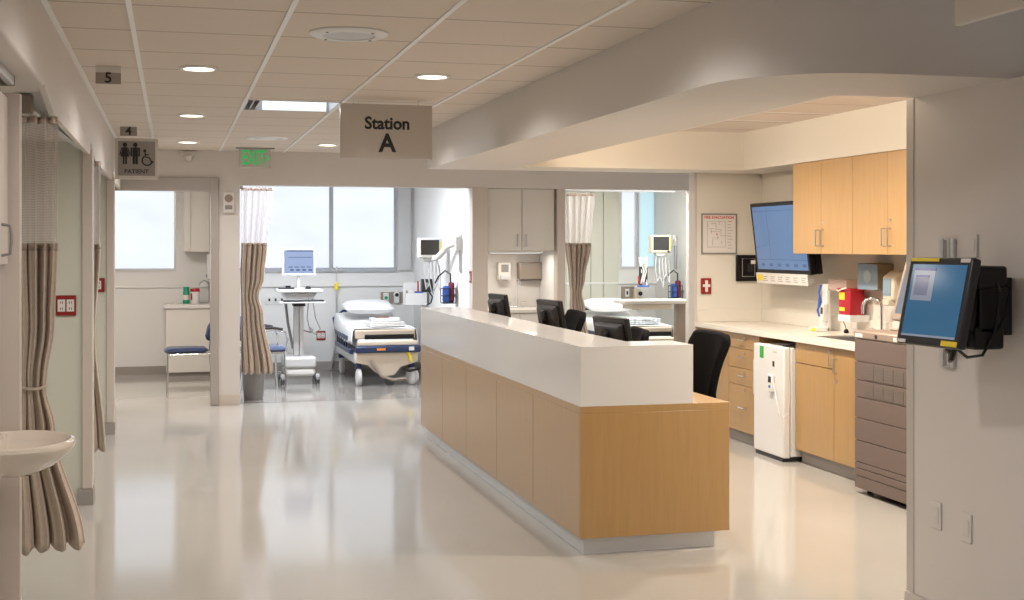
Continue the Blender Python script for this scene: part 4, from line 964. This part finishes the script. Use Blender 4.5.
# stretchers
def stretcher(label, x, y, left):
    # local: foot at y=0 facing -y, head toward +y, width 0..w
    r = thing('hospital_bed', label, 'bed', (x, y, 0)); w, L = .76, 1.83
    make('mattress', M().box(.03, w-.03, .04, 1.15, .53, .64), mat('bed_pad', (.46, .38, .30), .6), r, bevel=.02, seg=3)
    T = Matrix.Translation((0, 1.12, .53)) @ Matrix.Rotation(.16, 4, 'X')
    make('head_mattress', M().box(.03, w-.03, 0, .70, 0, .11, T), 'sheet', r, bevel=.03, seg=3)
    def shf(u, v):
        a = -.16+u*(w+.32); edge = max(0, .02-a, a-(w-.02))
        yy = .06+v*1.68; zt = .652+(max(0, yy-1.12)*.16)
        xx = min(max(a, .012), w-.012) + (-.014 if a < .02 else .014 if a > w-.02 else 0)*min(1, edge*9)
        return Vector((xx, yy, zt-edge*1.0+.006*math.sin(9*yy+5*a)-.002+.008*math.sin(14*yy)*min(1, edge*8)))
    make('bed_sheet', M().grid(shf, 36, 36), 'sheet', r, smooth=True, solid=.006)
    make('foot_pad', M().box(.14, w-.05, .012, .05, .525, .585), 'black', r, bevel=.008)
    make('foot_board', M().box(.05, w-.02, -.06, .06, .46, .515), 'beige', r, bevel=.012)
    make('foot_bumper', M().box(.02, w+.01, -.10, -.03, .385, .46), 'navy', r, bevel=.018, seg=3)
    make('warning_label', M().box(.26, .36, -.1025, -.1, .412, .436), mat('orange_label', (.8, .28, .03), .5), r); make('white_label', M().box(w-.13, w-.07, -.1025, -.1, .405, .45), 'paper', r)
    make('deck_frame', M().box(.06, w-.06, .0, L, .43, .53), 'lgrey', r, bevel=.01)
    make('frame', M().box(.16, w-.16, .2, L-.15, .20, .43), 'grey', r, bevel=.03)
    m = M(); m.prism([(.03, .39), (w-.01, .39), (w-.02, .27), (w*.84, .24), (w*.72, .21), (w*.62, .12), (w*.45, .10), (w*.33, .16), (w*.22, .24), (.03, .27)], -.05, .02, 'y'); make('base_hood', m, 'beige', r, bevel=.012)
    make('base_shroud', M().box(.03, w-.03, .05, L-.05, .24, .37), 'white', r, bevel=.03)
    for s, xx in ((-1, .0), (1, w)):
        m = M(); m.box(xx-.022, xx+.022, .40, 1.5, .50, .55); m.box(xx-.02, xx+.02, .12, 1.5, .36, .415)
        for k in range(5): m.box(xx-.01, xx+.01, .55+k*.2, .57+k*.2, .40, .52)
        make('side_rail', m, 'navy', r, bevel=.008)
    for xx, yr in ((.07, .05), (w-.07, .55)):
        for yy in (.08, L-.25):
            RW = Matrix.Rotation(yr, 4, 'Z') @ Matrix.Rotation(PI/2, 4, 'Y')
            c = make('wheel', M().lathe([(.06, -.022), (.092, -.022), (.10, -.014), (.10, .014), (.092, .022), (.06, .022)], (xx, yy-.06, .10), 28, RW), 'lgrey', r, smooth=True)
            make('wheel_hub', M().lathe([(.075, -.026), (.075, .026)], (xx, yy-.06, .10), 24, RW), 'white', c); make('wheel_fork', M().box(xx-.03, xx+.03, yy-.05, yy+.06, .19, .27), 'navy', c, bevel=.012)
    m = M(); m.tube([(.20, -.07, .30), (.23, -.09, .24), (.31, -.10, .12), (.44, -.10, .075), (.60, -.08, .085)], .018); make('brake_pedal', m, 'bronze', r, smooth=True)
    m = M(); m.tube([(w-.14, -.06, .39), (w-.11, -.075, .34), (w-.10, -.07, .28)], .018); make('yellow_lever', m, 'yellow', r, smooth=True)
    m = M(); m.tube([(w-.2, -.06, .20), (w-.12, -.08, .17), (w-.02, -.08, .19), (w+.03, -.05, .23)], .015); make('steer_pedal', m, 'black', r, smooth=True)
    m = M(); m.tube([(.02, L-.1, .53), (.0, L-.02, .68), (.12, L, .77), (w-.12, L, .77), (w, L-.02, .68), (w-.02, L-.1, .53)], .016); make('push_handle', m, 'navy', r, smooth=True)
    return r
stretcher('white sheeted hospital stretcher below the windows, foot end facing us', 1.99, 14.55, True)
stretcher('white hospital stretcher in the right bay, partly behind the near monitor', 5.04, 14.22, False)
for l, x, y, cm in (('white pillow at the head of the windowed bay stretcher', 2.06, 15.72, 'sheet'), ('white pillow at the head of the right bay stretcher', 5.11, 15.42, 'sheet')):
    r = thing('pillow', l, 'pillow', (x, y, .738), 0); make('cushion', M().pillow(0, .62, 0, .44, -.0, .15, 16, .45), cm, r, smooth=True); r.rotation_euler = (.14, 0, 0)
def stack(name, label, x, y, z, w, d, h, mt, rz=0):
    r = thing(name, label, 'linen', (x, y, z), rz)
    n = 3
    for k in range(n): make('fold', M().box(-w/2, w/2, -d/2, d/2, k*h/n, (k+.92)*h/n), mt, r, bevel=h/n*.42, seg=3)
    return r
stack('folded_blanket', 'folded grey white blanket on the foot of the windowed bay stretcher', 2.42, 14.95, .659, .42, .3, .055, 'linen', .06)
stack('folded_sheet', 'smaller folded white sheet on top of the blanket in the windowed bay', 2.42, 14.97, .716, .34, .24, .04, 'sheet', -.05)
tag(make('notebook', M().box(2.31, 2.47, 14.9, 15.05, .758, .773), 'brown', bevel=.004), 'small brown case lying on the folded linen of the windowed bay stretcher', 'case')
stack('folded_gown', 'folded patterned gown on the right bay stretcher behind the near monitor', 5.45, 14.62, .659, .48, .34, .07, mat('gown_print', (.42, .44, .46), .8, noise=.55, nscale=26), .1)
stack('folded_towel', 'folded green grey towel beneath the table in the right bay', 5.44, 15.02, .659, .5, .26, .06, mat('towel_green', (.30, .36, .32), .85), -.1)
# patient monitors on arms
def patient_monitor(label, c, wall, rail_label, rail_loc, body):
    r = thing('patient_monitor', label, 'monitor', c); x, y, z = c
    make('case', M().box(-.135, .135, -.06, .07, -.115, .115), body, r, bevel=.018, seg=3)
    make('display', M().box(-.112, .100, -.0615, -.059, -.078, .092), 'scrdark', r)
    make('yellow_strip', M().box(.108, .122, -.0615, -.059, -.07, .075), 'yellow', r); make('knob', M().disc((.09, -.065, -.097), .014, .012, 'y', 14), 'dark', r)
    make('handle', M().prism([(-.08, -.115), (.08, -.115), (.03, -.155), (-.05, -.155)], -.04, .04, 'y'), 'lgrey', r, bevel=.008)
    dx = wall-x; dy = rail_loc[1]-y
    m = M(); m.tube([(.0, .03, -.14), (dx*.35, dy*.2+.03, -.10), (dx*.60, dy*.6, .02), (dx-.05, dy, .06)], [.03, .034, .034, .03], 10); m.box(dx-.07, dx-.02, dy-.05, dy+.05, -.02, .12); make('arm', m, 'white', r, smooth=True)
    m = M()
    for k, (ox, l) in enumerate(((-.05, .34), (.0, .42), (.04, .30), (.08, .36))):
        m.tube([(ox, 0, -.13), (ox-.02, -.02, -.13-l*.5), (ox+.01+.03*(k % 2), -.01, -.13-l), (ox+.05, 0, -.13-l*.8), (ox+.04, .01, -.2)], .0055, 6)
    make('lead', m, 'lgrey', r, smooth=True)
    m = M(); m.tube([(.09, 0, -.13), (.12, 0, -.3), (.08, .0, -.44), (.03, 0, -.52)], .004, 6); make('hose', m, 'grey', r, smooth=True)
    q = thing('wall_rail', rail_label, 'rail', (wall, rail_loc[1], rail_loc[2]))
    make('channel', M().box(-.02, -.001, -.045, .045, 0, .42), 'metal', q, bevel=.003); make('slot', M().box(-.0215, -.02, -.01, .01, .01, .41), 'grey', q)
    return r
p = W(429.5, 248, Y=14.35); patient_monitor('white patient monitor on a wall arm in the windowed bay', (p.x, 14.35, p.z), 3.07, 'steel wall rail holding the windowed bay patient monitor', (0, 13.72, 1.31), 'white')
p = W(660, 244, Y=15.2); patient_monitor('cream patient monitor on a wall arm in the right bay', (p.x, 15.2, p.z), 6.46, 'steel wall rail holding the right bay patient monitor', (0, 15.85, 1.30), 'beige')
p = W(645, 282, Y=15.25)
r = thing('cable_bundle', 'hanging bundle of dark patient cables with blue clips in the right bay', 'cables', (p.x, 15.3, 1.08))
m = M()
for k in range(7):
    a = k*.9; m.tube([(.06*math.cos(a), .03*math.sin(a), .38), (.04*math.cos(a+1), .03*math.sin(a+1), .2), (.05*math.cos(a), .03*math.sin(a), .02+.02*(k % 3))], .009, 6)
make('lead', m, 'linen', r, smooth=True)
m = M(); m.box(-.06, -.02, -.02, .02, .02, .26); m.box(.02, .05, -.02, .02, .06, .24); make('cuff', m, 'dark', r, bevel=.01)
make('red_clip', M().box(-.075, -.06, -.02, .01, .04, .14), 'redb', r, bevel=.003); make('blue_clip', M().box(-.08, .07, -.03, .02, .0, .02), 'blue', r, bevel=.004)
# shelf box and supplies on the windowed bay side wall
p0, p1 = W(404, 283, Y=15.6), W(426, 305, Y=15.6)
r = thing('supply_bin', 'white supply bin with a red pen by the windowed bay wall', 'bin', ((p0.x+p1.x)/2, 15.6, p1.z)); hw = (p1.x-p0.x)/2; h = p0.z-p1.z
m = M(); m.box(-hw, hw, -.08, -.074, 0, h*.55); m.box(-hw, hw, .07, .076, 0, h); m.box(-hw, -hw+.006, -.08, .07, 0, h*.75); m.box(hw-.006, hw, -.08, .07, 0, h*.75); m.box(-hw, hw, -.08, .07, 0, .006); make('shell', m, 'white', r, bevel=.002)
make('bracket', M().box(hw-.05, hw-.02, .076, 1.003, h*.3, h*.45), 'lgrey', r)
make('blue_pack', M().box(0, .10, -.05, .03, .01, h*.62), 'blue', r, bevel=.006); make('paper_pack', M().box(-.10, -.02, -.05, .03, .01, h*.66), 'paper', r, bevel=.006)
pn = thing('pen', 'red pen standing in the white supply bin of the windowed bay', 'pen', (r.location.x+.03, 15.56, r.location.z+.1)); make('barrel', M().tube([(0, 0, 0), (0, 0, .20)], .010), 'redb', pn, smooth=True)
p = W(426.5, 285.5, Y=15.3)
r = thing('suction_unit', 'small black device on the windowed bay wall below the patient monitor', 'device', (p.x, 15.3, p.z)); make('case', M().box(-.065, .065, -.05, .05, -.08, .08), 'dark', r, bevel=.008); make('dial', M().disc((0, -.053, .01), .03, .008, 'y', 18), 'grey', r)
m = M(); m.tube([(.03, -.02, -.08), (.07, -.03, -.14), (.05, -.02, -.21), (.0, -.01, -.24)], .008); make('hose', m, 'black', r, smooth=True)
m = M(); m.box(.0, 3.073-p.x, .0, .02, -.03, .03); make('wall_bracket', m, 'lgrey', r)
def cuff_basket(label, c, wall):
    r = thing('cuff_basket', label, 'basket', c); m = M()
    for z in (0, .08, .16):
        m.tube([(-.08, -.07, z), (.06, -.07, z), (.06, .07, z), (-.08, .07, z), (-.08, -.07, z)], .005, 6)
    for x in (-.08, -.01, .06):
        for y in (-.07, .07): m.tube([(x, y, 0), (x, y, .16)], .004, 6)
    make('wire', m, 'dark', r); make('floor_plate', M().box(-.08, .06, -.07, .07, -.004, .002), 'dark', r)
    make('blue_cuff', M().box(-.07, .0, -.06, .04, .005, .19), 'blue', r, bevel=.02); make('wine_cuff', M().box(.0, .055, -.05, .05, .005, .23), 'wine', r, bevel=.02)
    m = M(); m.tube([(.02, 0, .2), (.01, -.03, .32), (-.05, -.03, .36), (-.12, -.02, .30), (-.16, 0, .22)], .009, 8); make('hose', m, 'dark', r, smooth=True)
    make('bracket', M().box(.06, wall-c[0]+.003, -.02, .02, .06, .10), 'grey', r)
    return r
p = W(458, 303, Y=13.9); cuff_basket('wire basket of blood pressure cuffs on the windowed bay side wall', (2.98, 13.95, p.z), 3.07)
p = W(676, 298, Y=15.6); cuff_basket('wire basket of blood pressure cuffs on the right bay wall', (p.x, 15.6, p.z), 6.46)
p = W(637, 300, Y=16.55)
r = thing('suction_regulator', 'cream suction regulator on the far wall of the right bay', 'device', (p.x, 16.553, p.z-.02)); make('body', M().box(-.05, .05, -.05, .05, 0, .17), 'beige', r, bevel=.02); make('gauge', M().disc((.03, -.055, .11), .03, .012, 'y', 18), 'dark', r); make('jar', M().lathe([(.035, -.10), (.038, -.02), (.03, .0)], (.02, -.01, 0), 18), 'clear', r, smooth=True)
# overbed table in the right bay
p0, p1 = W(619, 300, Y=13.75), W(687, 300, Y=13.75)
r = thing('overbed_table', 'pale overbed table on a side post in the right bay', 'table', (p0.x, 13.75, 0)); w = p1.x-p0.x; zt = W(650, 299.5, Y=13.75).z
make('tabletop', M().box(0, w, -.2, .2, zt-.045, zt), 'lam', r, bevel=.012, seg=3)
make('drawer', M().box(.10, w-.25, -.17, .17, zt-.105, zt-.047), 'beige', r, bevel=.006)
make('post', M().box(w-.14, w-.04, -.06, .06, .08, zt-.045), 'taupel', r, bevel=.008)
make('base', M().box(.12, w-.02, -.22, .22, .05, .085), 'taupel', r, bevel=.012)
for x in (.16, w-.08):
    for y in (-.18, .18): make('castor', M().disc((x, y, .026), .026, .025, 'x', 16), 'dark', r)
# ------------------------------------------------------------------ sink alcove
AX0, AX1 = 3.245, 4.005
r = thing('upper_cabinet', 'pale two door wall cabinet over the far sink alcove', 'cabinet', (AX0, 13.25, 1.545))
make('body', M().box(AX0, AX1, 13.325, 13.945, 1.545, 2.36), 'lam', r, True)
xm = W(522, 220, Y=13.25).x
for a, b, hx in ((AX0+.002, xm-.003, xm-.05), (xm+.003, AX1-.012, xm+.045)):
    d = make('door', M().box(a, b, 13.25, 13.324, 1.55, 2.212), 'lam', r, True, bevel=.002)
    make('handle', M().tube([(hx, 13.25, 1.60), (hx, 13.22, 1.60), (hx, 13.22, 1.72), (hx, 13.25, 1.72)], .006, 8), 'metal', d, True, smooth=True)
r = thing('alcove_counter', 'pale counter with cabinet below in the far sink alcove', 'cabinet', (AX0, 13.3, 0))
make('counter', M().box(AX0, AX1, 13.28, 13.945, .88, .915), 'lam', r, True, bevel=.004)
make('body', M().box(AX0+.01, AX1-.01, 13.33, 13.94, .1, .88), 'lam', r, True)
make('door', M().box(AX0+.012, (AX0+AX1)/2-.002, 13.31, 13.33, .11, .87), 'lam', r, True); make('door', M().box((AX0+AX1)/2+.002, AX1-.012, 13.31, 13.33, .11, .87), 'lam', r, True)
make('toe_kick', M().box(AX0+.01, AX1-.01, 13.38, 13.4, 0, .1), 'base', r, True)
r = thing('alcove_fill_strip', 'added unseen fill strip under the pale cabinet of the sink alcove', 'light', ((AX0+AX1)/2, 13.5, 1.5455))  # invented strip, added out of sight to brighten the alcove wall
make('housing', M().box(-.3, .3, -.04, .04, -.022, .0), 'white', r, bevel=.003); make('diffuser', M().box(-.28, .28, -.03, .03, -.026, -.0225), 'troff', r)
light('alcove_fill_lamp', 'AREA', (0, 0, -.03), 5, (1, .93, .84), r, (0, 0, 0), shape='RECTANGLE', size=.55, size_y=.06)
p = W(502.5, 272, Y=13.95)
r = thing('hand_sanitizer', 'grey white hand soap dispenser on the alcove wall', 'soap dispenser', (p.x, 13.95, p.z)); make('housing', M().box(-.075, .075, -.10, 0, -.09, .11), 'lam', r, bevel=.015, seg=3); make('window', M().box(-.04, .045, -.103, -.10, .0, .085), 'grey', r, bevel=.002); make('push_bar', M().box(-.055, .055, -.125, -.09, -.085, -.03), 'lgrey', r, bevel=.012)
p = W(529.5, 272, Y=13.95)
r = thing('towel_dispenser', 'bronze grey paper towel dispenser on the alcove wall', 'towel dispenser', (p.x, 13.95, p.z)); make('housing', M().box(-.15, .15, -.10, 0, -.085, .11), 'bronze', r, bevel=.014, seg=3); make('slot', M().box(-.11, .11, -.095, -.01, -.092, -.084), 'ink', r); make('lid_line', M().box(-.152, .152, -.102, -.002, .085, .091), 'grey', r)
p = W(517.5, 308, Y=13.75)
r = thing('faucet', 'chrome gooseneck faucet on the alcove counter below the towel dispenser', 'faucet', (p.x, 13.75, .915)); m = M(); m.tube([(0, .05, 0), (0, .05, .26), (0, .03, .30), (0, -.03, .31), (0, -.08, .28), (0, -.085, .25)], .011); make('spout', m, 'chrome', r, smooth=True)
for s in (-1, 1): make('lever', M().tube([(s*.06, .05, 0), (s*.06, .05, .05), (s*.10, .03, .06)], .009), 'chrome', r, smooth=True)
make('base', M().box(-.09, .09, .02, .08, 0, .015), 'chrome', r, bevel=.004)
# ------------------------------------------------------------------ sky, camera, render look
wd = bpy.data.worlds.new('world'); bpy.context.scene.world = wd; wd.use_nodes = True
bg = wd.node_tree.nodes['Background']; bg.inputs[0].default_value = (.97, .96, .95, 1); bg.inputs[1].default_value = .75
cam = bpy.data.cameras.new('camera'); co = bpy.data.objects.new('camera', cam); C.objects.link(co)
co.location = (0, 0, CH); co.rotation_euler = (PI/2, 0, -TH)
cam.sensor_width = 36; cam.lens = F/1024*36; cam.shift_y = -(300-HZ)/1024; cam.clip_end = 100
S = bpy.context.scene; S.camera = co
S.view_settings.view_transform = 'Standard'; S.view_settings.look = 'None'; S.view_settings.gamma = 1; S.view_settings.exposure = -.32; S.view_settings.use_curve_mapping = False
S.cycles.use_denoising = True; S.cycles.max_bounces = 8; S.cycles.diffuse_bounces = 5; S.cycles.transparent_max_bounces = 12; S.cycles.sample_clamp_indirect = 4
S.cycles.caustics_reflective = False; S.cycles.caustics_refractive = False
